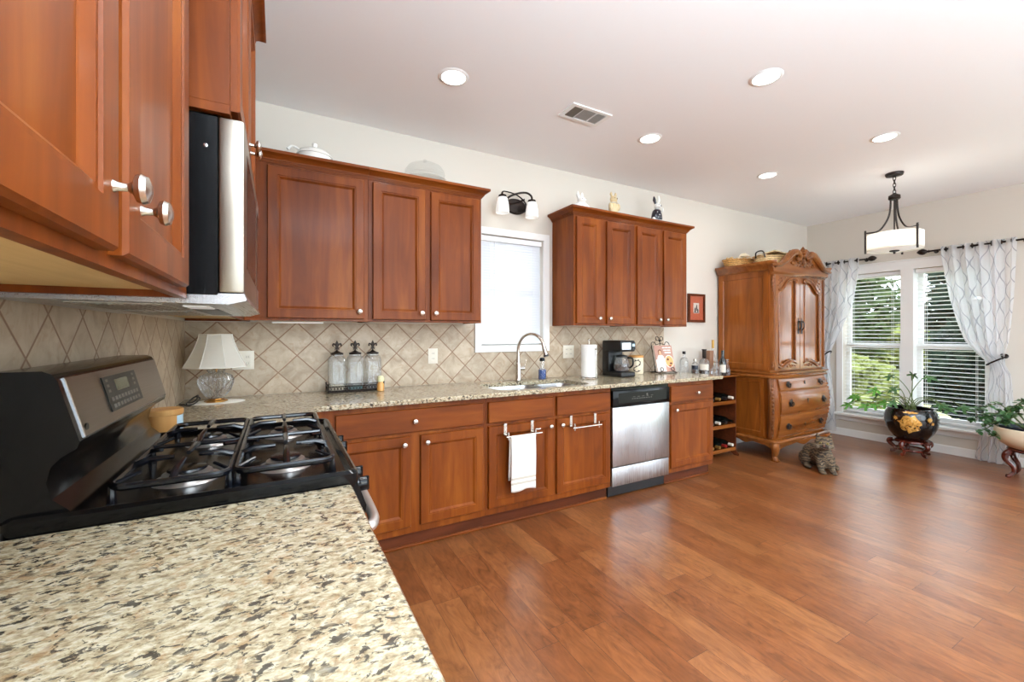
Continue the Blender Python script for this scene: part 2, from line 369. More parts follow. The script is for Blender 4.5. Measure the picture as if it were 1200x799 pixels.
def tilemat(name, ax, ox, oz, pitch):
    """diamond tiles: crossings at (ox + k pitch, oz + ...)"""
    m, nt, b = newmat(name)
    ge = N(nt, 'ShaderNodeNewGeometry'); sp = N(nt, 'ShaderNodeSeparateXYZ'); L(nt, ge.outputs['Position'], sp.inputs[0])
    def ma(op, a, bb, c=None):
        n = N(nt, 'ShaderNodeMath', operation=op)
        for i, x in enumerate((a, bb, c)):
            if x is None: continue
            if isinstance(x, (int, float)): n.inputs[i].default_value = x
            else: L(nt, x, n.inputs[i])
        return n.outputs[0]
    u = ma('DIVIDE', ma('SUBTRACT', sp.outputs[ax], ox), pitch); v = ma('DIVIDE', ma('SUBTRACT', sp.outputs[2], oz), pitch)
    p = ma('ADD', u, v); q = ma('SUBTRACT', u, v)
    dp = ma('ABSOLUTE', ma('SUBTRACT', p, ma('ROUND', p, 0)), 0); dq = ma('ABSOLUTE', ma('SUBTRACT', q, ma('ROUND', q, 0)), 0)
    dm = ma('MINIMUM', dp, dq)
    g = N(nt, 'ShaderNodeMapRange', inp={'From Min': .016, 'From Max': .028}); L(nt, dm, g.inputs[0])
    cb = N(nt, 'ShaderNodeCombineXYZ'); L(nt, ma('FLOOR', p, 0), cb.inputs[0]); L(nt, ma('FLOOR', q, 0), cb.inputs[1])
    wn = N(nt, 'ShaderNodeTexWhiteNoise'); L(nt, cb.outputs[0], wn.inputs['Vector'])
    ad = N(nt, 'ShaderNodeVectorMath', operation='MULTIPLY_ADD', inp={1: (7, 7, 7)}); L(nt, wn.outputs['Color'], ad.inputs[0]); L(nt, ge.outputs['Position'], ad.inputs[2])
    n1 = N(nt, 'ShaderNodeTexNoise', inp={'Scale': 11., 'Detail': 6., 'Roughness': .6, 'Distortion': .7}); L(nt, ad.outputs[0], n1.inputs['Vector'])
    n2 = N(nt, 'ShaderNodeTexNoise', inp={'Scale': 26., 'Detail': 4., 'Distortion': .8}); L(nt, ad.outputs[0], n2.inputs['Vector'])
    r = ramp(nt, [(.3, lin(160, 140, 116)), (.5, lin(182, 164, 140)), (.7, lin(198, 183, 161))]); L(nt, n1.outputs[0], r.inputs[0])
    r2 = ramp(nt, [(.57, (0, 0, 0, 1)), (.68, (1, 1, 1, 1))]); L(nt, n2.outputs[0], r2.inputs[0])
    s = N(nt, 'ShaderNodeMath', operation='MULTIPLY', inp={1: .5}); L(nt, r2.outputs[0], s.inputs[0])
    a = N(nt, 'ShaderNodeMix', data_type='RGBA'); L(nt, s.outputs[0], a.inputs[0]); L(nt, r.outputs[0], a.inputs[6]); a.inputs[7].default_value = lin(166, 136, 106)
    hv = N(nt, 'ShaderNodeMapRange', inp={'To Min': .90, 'To Max': 1.05}); L(nt, wn.outputs['Value'], hv.inputs[0])
    sc = N(nt, 'ShaderNodeVectorMath', operation='SCALE'); L(nt, a.outputs[2], sc.inputs[0]); L(nt, hv.outputs[0], sc.inputs['Scale'])
    f = N(nt, 'ShaderNodeMix', data_type='RGBA'); L(nt, g.outputs[0], f.inputs[0]); f.inputs[6].default_value = lin(134, 102, 76); L(nt, sc.outputs[0], f.inputs[7])
    L(nt, f.outputs[2], b.inputs['Base Color']); b.inputs['Roughness'].default_value = .42
    ht = N(nt, 'ShaderNodeMath', operation='MULTIPLY_ADD', inp={1: 1.2}); L(nt, g.outputs[0], ht.inputs[0]); L(nt, n1.outputs[0], ht.inputs[2])
    bp = N(nt, 'ShaderNodeBump', inp={'Strength': .35, 'Distance': .003}); L(nt, ht.outputs[0], bp.inputs['Height']); L(nt, bp.outputs[0], b.inputs['Normal'])
    return m
M['tile_back'] = tilemat('travertine_diamond_back', 0, .377, 1.157, .2155)
M['tile_left'] = tilemat('travertine_diamond_left', 1, -1.79, 1.245, .2035)
def plaster(name, col, rough=.85, var=.03):
    m, nt, b = newmat(name); tc = N(nt, 'ShaderNodeTexCoord')
    n = N(nt, 'ShaderNodeTexNoise', inp={'Scale': 180., 'Detail': 3.}); L(nt, tc.outputs['Object'], n.inputs['Vector'])
    b.inputs['Base Color'].default_value = lin(*col); b.inputs['Roughness'].default_value = rough
    bp = N(nt, 'ShaderNodeBump', inp={'Strength': .05, 'Distance': .001}); L(nt, n.outputs[0], bp.inputs['Height']); L(nt, bp.outputs[0], b.inputs['Normal'])
    return m
M['wall'] = plaster('greige_wall_paint', (212, 205, 194)); M['ceil'] = plaster('white_ceiling_paint', (245, 245, 246), .9)
def steel(name, axis=2, col=(190, 190, 192), rough=.27):
    m, nt, b = newmat(name); tc = N(nt, 'ShaderNodeTexCoord'); mp = N(nt, 'ShaderNodeMapping')
    s = [900., 900., 900.]; s[axis] = 4.; mp.inputs['Scale'].default_value = s; L(nt, tc.outputs['Object'], mp.inputs[0])
    n = N(nt, 'ShaderNodeTexNoise', inp={'Scale': 1., 'Detail': 2.}); L(nt, mp.outputs[0], n.inputs['Vector'])
    b.inputs['Base Color'].default_value = lin(*col); b.inputs['Metallic'].default_value = 1
    mr = N(nt, 'ShaderNodeMapRange', inp={'To Min': rough-.05, 'To Max': rough+.08}); L(nt, n.outputs[0], mr.inputs[0]); L(nt, mr.outputs[0], b.inputs['Roughness'])
    n2 = N(nt, 'ShaderNodeTexNoise', inp={'Scale': 3.5, 'Detail': 1.}); L(nt, tc.outputs['Object'], n2.inputs['Vector'])
    bp = N(nt, 'ShaderNodeBump', inp={'Strength': .25, 'Distance': .01}); L(nt, n2.outputs[0], bp.inputs['Height']); L(nt, bp.outputs[0], b.inputs['Normal'])
    return m
M['steel'] = steel('brushed_stainless'); M['steel_y'] = steel('brushed_stainless_lengthwise', 1)
M['steel_w'] = steel('warm_stainless', 2, (158, 150, 138), .3); M['steel_d'] = steel('dark_stainless', 1, (128, 116, 104), .3)
def wicker(name, c1, c2, sc=60):
    m, nt, b = newmat(name); tc = N(nt, 'ShaderNodeTexCoord')
    w1 = N(nt, 'ShaderNodeTexWave', wave_type='BANDS', bands_direction='Z', inp={'Scale': sc*.3, 'Distortion': 3., 'Detail': 2., 'Detail Scale': 3.})
    w2 = N(nt, 'ShaderNodeTexNoise', inp={'Scale': 50., 'Detail': 4.})
    L(nt, tc.outputs['Object'], w1.inputs['Vector']); L(nt, tc.outputs['Object'], w2.inputs['Vector'])
    mx = N(nt, 'ShaderNodeMix', inp={0: .5}); L(nt, w1.outputs[1], mx.inputs[2]); L(nt, w2.outputs[0], mx.inputs[3])
    r = ramp(nt, [(.2, lin(*[int(c*.5) for c in c1])), (.5, lin(*c1)), (.8, lin(*c2))]); L(nt, mx.outputs[0], r.inputs[0]); L(nt, r.outputs[0], b.inputs['Base Color'])
    b.inputs['Roughness'].default_value = .6
    bp = N(nt, 'ShaderNodeBump', inp={'Strength': .8, 'Distance': .004}); L(nt, mx.outputs[0], bp.inputs['Height']); L(nt, bp.outputs[0], b.inputs['Normal'])
    return m
M['wicker'] = wicker('golden_wicker', (196, 140, 70), (228, 184, 112)); M['wicker_p'] = wicker('pale_wicker', (206, 170, 112), (232, 208, 160)); M['wicker_o'] = wicker('orange_wicker', (190, 112, 60), (214, 146, 88))
def tabby(name, base, mid, dark, sc=34):
    m, nt, b = newmat(name); tc = N(nt, 'ShaderNodeTexCoord')
    w = N(nt, 'ShaderNodeTexWave', wave_type='BANDS', bands_direction='Z', inp={'Scale': sc*.3, 'Distortion': 9., 'Detail': 4., 'Detail Scale': 2.2})
    n = N(nt, 'ShaderNodeTexNoise', inp={'Scale': 90., 'Detail': 5., 'Roughness': .7})
    L(nt, tc.outputs['Object'], w.inputs['Vector']); L(nt, tc.outputs['Object'], n.inputs['Vector'])
    mx = N(nt, 'ShaderNodeMix', inp={0: .68}); L(nt, w.outputs[1], mx.inputs[2]); L(nt, n.outputs[0], mx.inputs[3])
    r = ramp(nt, [(.34, lin(*dark)), (.5, lin(*mid)), (.68, lin(*base))]); L(nt, mx.outputs[0], r.inputs[0]); L(nt, r.outputs[0], b.inputs['Base Color'])
    b.inputs['Roughness'].default_value = .75
    bp = N(nt, 'ShaderNodeBump', inp={'Strength': .9, 'Distance': .006}); L(nt, n.outputs[0], bp.inputs['Height']); L(nt, bp.outputs[0], b.inputs['Normal'])
    return m
M['tabby'] = tabby('brown_tabby_fur', (122, 102, 76), (82, 66, 48), (36, 29, 23))
def sheer():
    m, nt, b = newmat('sheer_trellis_curtain'); out = nt.nodes['Material Output']
    uv = N(nt, 'ShaderNodeTexCoord'); sp = N(nt, 'ShaderNodeSeparateXYZ'); L(nt, uv.outputs['UV'], sp.inputs[0])
    def ma(op, a, bb=0, c=None):
        n = N(nt, 'ShaderNodeMath', operation=op)
        for i, x in enumerate((a, bb, c)):
            if x is None: continue
            if isinstance(x, (int, float)): n.inputs[i].default_value = x
            else: L(nt, x, n.inputs[i])
        return n.outputs[0]
    wv = ma('MULTIPLY', ma('SINE', ma('MULTIPLY', sp.outputs[1], 2*PI)), .23)
    res = None
    for sgn, off in ((1, 0), (-1, .5)):
        t = ma('ADD', ma('ADD', sp.outputs[0], ma('MULTIPLY', wv, sgn)), off)
        t2 = ma('ADD', t, ma('MULTIPLY', sp.outputs[1], 0))
        d = ma('ABSOLUTE', ma('SUBTRACT', ma('FRACT', t2), .5))
        res = d if res is None else ma('MINIMUM', res, d)
    ln = N(nt, 'ShaderNodeMapRange', inp={'From Min': .022, 'From Max': .04, 'To Min': 1., 'To Max': 0.}); L(nt, res, ln.inputs[0])
    col = N(nt, 'ShaderNodeMix', data_type='RGBA'); L(nt, ln.outputs[0], col.inputs[0]); col.inputs[6].default_value = lin(250, 251, 253); col.inputs[7].default_value = lin(176, 178, 186)
    di = N(nt, 'ShaderNodeBsdfDiffuse'); tl = N(nt, 'ShaderNodeBsdfTranslucent'); tr = N(nt, 'ShaderNodeBsdfTransparent')
    L(nt, col.outputs[2], di.inputs[0]); L(nt, col.outputs[2], tl.inputs[0])
    a = N(nt, 'ShaderNodeMixShader', inp={0: .6}); L(nt, di.outputs[0], a.inputs[1]); L(nt, tl.outputs[0], a.inputs[2])
    fc = N(nt, 'ShaderNodeMapRange', inp={'To Min': .74, 'To Max': .95}); L(nt, ln.outputs[0], fc.inputs[0])
    c = N(nt, 'ShaderNodeMixShader'); L(nt, fc.outputs[0], c.inputs[0]); L(nt, tr.outputs[0], c.inputs[1]); L(nt, a.outputs[0], c.inputs[2])
    L(nt, c.outputs[0], out.inputs[0]); return m
M['sheer'] = sheer()
def transl(name, col, f=.4):
    m, nt, b = newmat(name); out = nt.nodes['Material Output']
    d = N(nt, 'ShaderNodeBsdfDiffuse'); t = N(nt, 'ShaderNodeBsdfTranslucent'); d.inputs[0].default_value = lin(*col); t.inputs[0].default_value = lin(*col)
    a = N(nt, 'ShaderNodeMixShader', inp={0: f}); L(nt, d.outputs[0], a.inputs[1]); L(nt, t.outputs[0], a.inputs[2]); L(nt, a.outputs[0], out.inputs[0]); return m
M['linen'] = transl('white_linen_shade', (244, 242, 232), .45); M['blind_t'] = transl('white_translucent_slat', (222, 224, 228), .10)
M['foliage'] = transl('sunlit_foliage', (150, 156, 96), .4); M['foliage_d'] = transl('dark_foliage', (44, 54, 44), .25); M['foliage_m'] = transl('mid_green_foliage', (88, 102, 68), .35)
def towelmat():
    m, nt, b = newmat('white_waffle_towel'); tc = N(nt, 'ShaderNodeTexCoord'); sp = N(nt, 'ShaderNodeSeparateXYZ'); L(nt, tc.outputs['Object'], sp.inputs[0])
    r = ramp(nt, [(0, lin(240, 238, 232)), (.118, lin(240, 238, 232)), (.122, lin(196, 188, 174)), (.155, lin(196, 188, 174)), (.158, lin(240, 238, 232)), (.20, lin(240, 238, 232)), (.203, lin(196, 188, 174)), (.235, lin(196, 188, 174)), (.238, lin(240, 238, 232)), (1, lin(242, 240, 234))], 'CONSTANT')
    mr = N(nt, 'ShaderNodeMapRange', inp={'From Min': 0., 'From Max': .4}); L(nt, sp.outputs[2], mr.inputs[0]); L(nt, mr.outputs[0], r.inputs[0]); L(nt, r.outputs[0], b.inputs['Base Color'])
    b.inputs['Roughness'].default_value = .95
    v = N(nt, 'ShaderNodeTexVoronoi', inp={'Scale': 130.}); L(nt, tc.outputs['Object'], v.inputs['Vector'])
    bp = N(nt, 'ShaderNodeBump', inp={'Strength': .5, 'Distance': .002}); L(nt, v.outputs[0], bp.inputs['Height']); L(nt, bp.outputs[0], b.inputs['Normal']); return m
M['towel'] = towelmat()
def grass():
    m, nt, b = newmat('lawn'); tc = N(nt, 'ShaderNodeTexCoord'); n = N(nt, 'ShaderNodeTexNoise', inp={'Scale': 3., 'Detail': 8.}); L(nt, tc.outputs['Object'], n.inputs['Vector'])
    r = ramp(nt, [(.3, lin(130, 132, 84)), (.7, lin(176, 172, 124))]); L(nt, n.outputs[0], r.inputs[0]); L(nt, r.outputs[0], b.inputs['Base Color']); b.inputs['Roughness'].default_value = .9; return m
M['grass'] = grass()
def medallion():
    m, nt, b = newmat('black_lacquer_with_gold'); tc = N(nt, 'ShaderNodeTexCoord')
    b.inputs['Roughness'].default_value = .14; b.inputs['Coat Weight'].default_value = .6; b.inputs['Base Color'].default_value = lin(14, 13, 14); return m
M['lacquer'] = medallion()
def goldmot(name='gold_floral_painting'):
    m, nt, b = newmat(name); tc = N(nt, 'ShaderNodeTexCoord'); n = N(nt, 'ShaderNodeTexNoise', inp={'Scale': 28., 'Detail': 4., 'Distortion': 1.5}); L(nt, tc.outputs['Object'], n.inputs['Vector'])
    r = ramp(nt, [(.36, lin(60, 36, 16)), (.45, lin(196, 140, 60)), (.6, lin(226, 176, 90)), (.7, lin(232, 200, 150))]); L(nt, n.outputs[0], r.inputs[0]); L(nt, r.outputs[0], b.inputs['Base Color'])
    b.inputs['Roughness'].default_value = .3; b.inputs['Metallic'].default_value = .3; return m
M['gold'] = goldmot()
# ------------------------------------------------------------------ structure
def struct(o): o['kind'] = 'structure'; return o
struct(G().box(-.12, RL+.15, RY-.12, .12, -.1, 0).out('floor', M['floor'], local=True, smooth=0))
struct(G().box(-.12, RL+.15, RY-.12, .12, CH, CH+.1).out('ceiling', M['ceil'], smooth=0))
def rect(u0, u1, v0, v1): return [(u0, v0), (u1, v0), (u1, v1), (u0, v1)]
struct(G().prism([rect(-.12, RL+.15, 0, CH), rect(1.915, 2.515, 1.205, 2.11)], 0, .12, 'y').out('wall_back', M['wall'], smooth=0))
struct(G().box(-.12, 0, RY, 0, 0, CH).out('wall_left', M['wall'], smooth=0))
struct(G().prism([rect(RY, 0, 0, CH), rect(-1.69, -.42, .29, 2.04), rect(-5.55, -2.5, .02, 2.45)], RL, RL+.15, 'x').out('wall_right', M['wall'], smooth=0))
struct(G().prism([rect(-.12, RL+.15, 0, CH), rect(.4, 3.3, .12, 2.6), rect(3.5, 6.4, .12, 2.6)], RY-.12, RY, 'y').out('wall_front', M['wall'], smooth=0))
g = G()
for x0, x1 in ((.4, 3.3), (3.5, 6.4)):
    g.prism([rect(x0-.06, x1+.06, .06, 2.66), rect(x0+.05, x1-.05, .18, 2.54)], RY-.07, RY+.015, 'y'); g.box((x0+x1)/2-.05, (x0+x1)/2+.05, RY-.06, RY, .18, 2.54)
w3 = struct(g.out('added_windows', M['white'], smooth=0))  # unseen windows added behind the camera for fill light
g = G()
for x0, x1 in ((.4, 3.3), (3.5, 6.4)): g.box(x0+.05, x1-.05, RY-.04, RY-.034, .18, 2.54)
g.out('window_glass', M['pane'], w3, smooth=0)
g = G(); g.prism([rect(-5.61, -2.44, .0, 2.51), rect(-5.49, -2.56, .08, 2.39)], RL-.02, RL+.1, 'x'); g.box(RL, RL+.06, -4.07, -3.97, .08, 2.39); d1 = struct(g.out('added_patio_door', M['white'], smooth=0))  # unseen patio door added to let in more daylight
G().box(RL+.03, RL+.036, -5.49, -2.56, .08, 2.39).out('added_door_glass', M['pane'], d1, smooth=0)
BB = [(0, 0), (.014, 0), (.014, .07), (.010, .082), (.004, .09), (0, .09)]
struct(G().sweep([(RL, 0), (RL, -2.43)], BB).out('baseboard_right', M['white']))
struct(G().sweep([(4.02, 0), (RL, 0)], BB).out('baseboard_back', M['white']))
struct(G().sweep([(0, RY), (0, -3.76)], BB).out('baseboard_left', M['white']))
# window 1, over the sink
g = G(); g.prism([rect(1.86, 2.57, 1.15, 2.164), rect(1.915, 2.515, 1.205, 2.11)], -.02, 0, 'y'); w1 = struct(g.out('window_1', M['white'], smooth=0))
G().prism([rect(1.916, 2.514, 1.206, 2.109), rect(1.96, 2.47, 1.25, 2.065)], .06, .10, 'y').box(1.96, 2.47, .065, .095, 1.64, 1.68).out('window_frame', M['white'], w1, smooth=0)
G().box(1.96, 2.47, .078, .082, 1.25, 2.065).out('window_glass', M['pane'], w1, smooth=0)
def blind(name, label, axis, u0, u1, z0, z1, pos, pitch, sw, tilt, mat, cords, th=.0022):
    t = thing(name, label, 'blind', (lerp(u0, u1, .5), pos, z0) if axis == 'y' else (pos, lerp(u0, u1, .5), z0))
    g = G(); z = z1-.05
    while z > z0+.03:
        c, s = math.cos(tilt)*sw/2, math.sin(tilt)*sw/2
        sec = [(-c, -s), (-c*.4, -s*.4+.0025), (c*.4, s*.4+.0025), (c, s)]
        rows = []
        for u in (u0+.004, u1-.004):
            pts = [(d, z+h) for d, h in sec]+[(d, z+h-th) for d, h in sec[::-1]]
            rows.append([((u, pos+d, zz) if axis == 'y' else (pos+d, u, zz)) for d, zz in pts])
        g.grid(rows, closed_u=True, cap=True); z -= pitch
    g.out('slats', mat, t, smooth=0)
    def bx(g, a0, a1, d0, d1, c0, c1, b=.002): return g.box(a0, a1, pos+d0, pos+d1, c0, c1, b) if axis == 'y' else g.box(pos+d0, pos+d1, a0, a1, c0, c1, b)
    bx(G(), u0, u1, -.022, .022, z1-.042, z1).out('headrail', M['blind'], t, smooth=0)
    bx(G(), u0+.002, u1-.002, -.018, .018, z0+.004, z0+.022).out('bottom_rail', M['blind'], t, smooth=0)
    g = G()
    for f in cords:
        u = lerp(u0, u1, f)
        for d in (-sw/2-.001, sw/2+.001): bx(G(), u-.0012, u+.0012, d-.0008, d+.0008, z0+.02, z1-.04, 0).out('cord', M['blind'], t, smooth=0)
    return t
bl = blind('window_blind', 'closed white slatted blind in the small window over the sink', 'y', 1.92, 2.51, 1.21, 2.105, .035, .0225, .026, 1.18, M['blind_t'], (.14, .86), .0012)
G().tube([(2.045, .012, 2.06), (2.045, .01, 1.45)], .0035, 6).out('wand', M['glass_dome'], bl)
# window 2, pair of double-hung sashes
g = G(); X = RL
g.prism([rect(-1.755, -.355, .29, 2.137), rect(-1.69, -.42, .291, 2.04)], X-.02, X, 'x'); g.box(X-.02, X+.12, -1.111, -.998, .29, 2.04)
w2 = struct(g.out('window_2', M['white'], smooth=0))
G().box(X-.075, X+.08, -1.79, -.32, .262, .292, .004).out('window_sill', M['white'], w2, smooth=0)
G().box(X-.018, X, -1.755, -.355, .195, .262, .003).out('window_apron', M['white'], w2, smooth=0)
G().box(X-.03, X, -1.77, -.34, 2.137, 2.155, .003).out('window_head_cap', M['white'], w2, smooth=0)
for a, b in ((-.998, -.42), (-1.69, -1.111)):
    g = G(); g.prism([rect(a, b, .29, 1.18), rect(a+.045, b-.045, .37, 1.125)], X+.085, X+.115, 'x'); g.out('lower_sash', M['white'], w2, smooth=0)
    g = G(); g.prism([rect(a, b, 1.125, 2.04), rect(a+.045, b-.045, 1.185, 1.99)], X+.118, X+.145, 'x'); g.out('upper_sash', M['white'], w2, smooth=0)
    G().box(X+.098, X+.102, a+.04, b-.04, .365, 1.13).box(X+.130, X+.134, a+.04, b-.04, 1.18, 1.995).out('window_glass', M['pane'], w2, smooth=0)
blind('window_blind', 'open white slatted blind in the left half of the big window, behind the black planter', 'x', -.99, -.428, .31, 2.035, X+.045, .046, .048, -.12, M['blind'], (.15, .85))
blind('window_blind', 'open white slatted blind in the right half of the big window, by the right curtain', 'x', -1.682, -1.119, .31, 2.035, X+.045, .046, .048, -.12, M['blind'], (.15, .85))
# tile backsplash
tag(G().prism([rect(.006, 4.02, .915, 1.372), rect(1.859, 2.571, 1.149, 1.4)][:1] if False else [[(.006, .915), (4.02, .915), (4.02, 1.366), (2.572, 1.366), (2.572, 1.148), (1.858, 1.148), (1.858, 1.372), (.006, 1.372)]], -.006, -.0005, 'y').out('tile_backsplash', M['tile_back'], smooth=0), 'beige diamond-laid travertine backsplash on the sink wall', 'backsplash', 'travertine backsplash')
tag(G().prism([[(-3.75, .915), (-.0065, .915), (-.0065, 1.374), (-3.75, 1.374)]], .0005, .006, 'x').out('tile_backsplash', M['tile_left'], smooth=0), 'grey-lit diamond-laid travertine backsplash on the wall behind the stove', 'backsplash', 'travertine backsplash')
# ------------------------------------------------------------------ ceiling fittings
can_words = {(0, 0): 'round recessed ceiling light nearest the wall cabinet with the glass cake dome', (1, 0): 'round recessed ceiling light close to the ceiling vent, on its far side', (2, 0): 'smallest round recessed ceiling light, near the corner above the armoire',
             (1, 1): 'large round recessed ceiling light in the middle of the open ceiling, away from the walls', (2, 1): 'round recessed ceiling light nearest the hanging drum pendant'}
for i, x in enumerate((1.363, 2.93, 4.449)):
    for j, y in enumerate((-.832, -1.695, -3.1, -4.6)):
        seen = (i, j) in can_words  # recessed lights lacking their own description are added out of view as fill
        t = thing('recessed_light', can_words.get((i, j), 'recessed ceiling light added out of view for fill light'), 'ceiling light', (x, y, CH), group='recessed ceiling lights')
        G().lathe([(.066, -.001), (.069, -.006), (.084, -.004), (.088, -.0005)], (x, y, CH), 32).out('trim_ring', M['white'], t)
        G().lathe([(.001, -.003), (.066, -.003), (.066, -.001)], (x, y, CH), 32).out('diffuser', M['lit'], t)
        ld = bpy.data.lights.new('recessed_lamp', 'AREA'); ld.shape = 'DISK'; ld.size = .13; ld.energy = CAN_W; ld.color = CAN_COL
        lo = bpy.data.objects.new('recessed_lamp', ld); link(lo); lo.location = (0, 0, -.008); lo.parent = t
v = thing('ceiling_vent', 'white rectangular louvred air register in the ceiling', 'vent', (2.285, -.868, CH))
G().prism([rect(2.125, 2.445, -.955, -.782), rect(2.155, 2.415, -.93, -.807)], CH-.008, CH-.0005, 'z').out('frame', M['white'], v, smooth=0)
G().box(2.156, 2.414, -.929, -.808, CH-.002, CH-.0006).out('duct_opening', M['slot'], v, smooth=0)
for a, b, tl in ((2.158, 2.225, .9), (2.232, 2.335, -.5), (2.342, 2.412, -.9)):
    g = G(); x = a
    while x < b: g.box(x, x+.0085, -.928, -.809, CH-.0062, CH-.0052, rot=Matrix.Rotation(tl, 3, 'Y')); x += .0095
    g.out('louvre', M['white'] if tl != .9 else M['slot'], v, smooth=0)
G().box(2.2265, 2.2305, -.93, -.807, CH-.0085, CH-.002).out('divider', M['white'], v, smooth=0); G().box(2.3365, 2.3405, -.93, -.807, CH-.0085, CH-.002).out('divider', M['white'], v, smooth=0)
# ------------------------------------------------------------------ cabinetry
KN = [(.007, 0), (.005, .004), (.0045, .012), (.007, .016), (.0145, .019), (.0165, .024), (.014, .029), (.006, .032), (.001, .0325)]
def knob(parent, x, y, z, axis, name='knob'):
    if axis == 'y': g = G().lathe([(r, -h) for r, h in KN], (x, y, z), 16, 'y')
    else: g = G().lathe(KN, (x, y, z), 16, 'x')
    return g.out(name, M['nickel'], parent)
DR = [(0, .013), (.004, .0185), (.050, .0185), (.052, .0150), (.058, .0150), (.068, .0060), (.070, .0045)]
DRAW = [(0, .014), (.004, .0185), (.009, .0185)]
def door(parent, f, u0, u1, v0, v1, kn=None, kname='knob', rings=DR, mat='wood_z', name='door', axis='y', face=0):
    d = G().panel(u0, u1, v0, v1, f, rings).out(name, M[mat], parent, smooth=0)
    if kn:
        p = f(kn[0], kn[1], .0186 if abs(kn[0]-u0) < .06 or abs(kn[0]-u1) < .06 or rings is DRAW else .010); knob(d, p[0], p[1], p[2], axis)
    return d
CROWN = [(-.005, 0), (.006, 0), (.006, .008), (.012, .008), (.012, .015), (.018, .015), (.018, .021), (.026, .030), (.040, .040), (.046, .042), (.052, .046), (.052, .062), (-.005, .062)]
def crown(parent, path, z): return G().sweep(path, [(d, z+h) for d, h in CROWN]).out('crown_moulding', M['wood_x'], parent, smooth=22)
def wall_cab(label, x0, x1, z0, z1, doors, crown_path, group, y=-.315):
    t = thing('wall_cabinet', label, 'wall cabinet', ((x0+x1)/2, -.16, z0), group=group)
    g = G(); g.box(x0, x1, y, -.007, z0+.02, z1, .001); g.box(x0, x1, y, y+.018, z0, z0+.02); g.box(x0, x0+.015, y+.018, -.007, z0, z0+.02); g.box(x1-.015, x1, y+.018, -.007, z0, z0+.02)
    g.out('carcass', M['wood_z'], t, smooth=0)
    G().box(x0+.016, x1-.016, y+.02, -.009, z0+.017, z0+.0198).out('underside', M['ply'], t, smooth=0)
    for u0, u1, kx in doors: door(t, FY(y), u0, u1, z0+.015, z1-.018, (kx, z0+.062))
    crown(t, crown_path, z1-.002)
    if x0 > 2: G().box(x0, x1, y, -.007, z1+.045, z1+.058).out('top_panel', M['wood_x'], t, smooth=0)
    return t
a = wall_cab('wall cabinet with one wide door, under the white tureen', .317, .985, 1.376, 2.283, [(.43, .96, .93)], [(.317, -.315), (.985, -.315)], 'wall cabinets left of the sink window')
b = wall_cab('two-door wall cabinet under the glass cake dome', .986, 1.775, 1.376, 2.283, [(1.012, 1.357, 1.327), (1.393, 1.755, 1.423)], [(.986, -.315), (1.775, -.315), (1.775, -.007)], 'wall cabinets left of the sink window')
wall_cab('narrow two-door wall cabinet right beside the sink window, white figurine on top', 2.61, 3.292, 1.368, 2.285, [(2.63, 2.885, 2.862), (2.955, 3.272, 2.978)], [(2.61, -.007), (2.61, -.315), (3.292, -.315)], 'wall cabinets right of the sink window')
wall_cab('narrow two-door wall cabinet next to the red framed picture', 3.293, 3.985, 1.368, 2.285, [(3.312, 3.61, 3.585), (3.655, 3.965, 3.68)], [(3.293, -.315), (3.985, -.315), (3.985, -.007)], 'wall cabinets right of the sink window')
tag(G().box(.45, .745, -.075, -.045, 1.366, 1.3755, .002).out('under_cabinet_light', M['shade'], smooth=0), 'slim white light bar under the wide-door wall cabinet', 'light bar')
# left wall uppers
def wall_cab_l(label, y0, y1, z0, z1, xf, doors, cz, path, group=None, knz=.062):
    t = thing('wall_cabinet', label, 'wall cabinet', (.16, (y0+y1)/2, z0), group=group)
    g = G(); g.box(.007, xf, y0, y1, z0+.02, z1, .001); g.box(xf-.018, xf, y0, y1, z0, z0+.02); g.box(.007, xf-.018, y0, y0+.015, z0, z0+.02); g.box(.007, xf-.018, y1-.015, y1, z0, z0+.02)
    g.out('carcass', M['wood_z'], t, smooth=0)
    G().box(.009, xf-.02, y0+.016, y1-.016, z0+.014, z0+.0198).out('underside', M['ply'], t, smooth=0)
    for u0, u1, ky in doors: door(t, FX(xf), u0, u1, z0+.015, z1-.018, (ky, z0+knz), axis='x')
    crown(t, path, z1-.002); return t
wall_cab_l('wall cabinet closest to the camera, left of the microwave, its underside showing', -3.25, -1.978, 1.376, 2.283, .315, [(-2.865, -2.485, -2.505), (-2.455, -2.07, -2.40)], None, [(.315, -3.25), (.315, -1.978)], knz=.082)
wall_cab_l('wall cabinet between the microwave and the room corner', -1.188, -.008, 1.376, 2.283, .315, [(-1.16, -.36, -.42)], None, [(.315, -1.188), (.315, -.317)], knz=.062)
wall_cab_l('deeper taller wall cabinet with two knobs directly above the microwave', -1.972, -1.192, 1.792, 2.425, .392, [(-1.955, -1.592, -1.615), (-1.572, -1.21, -1.548)], None, [(.007, -1.972), (.392, -1.972), (.392, -1.192), (.007, -1.192)], knz=.075)
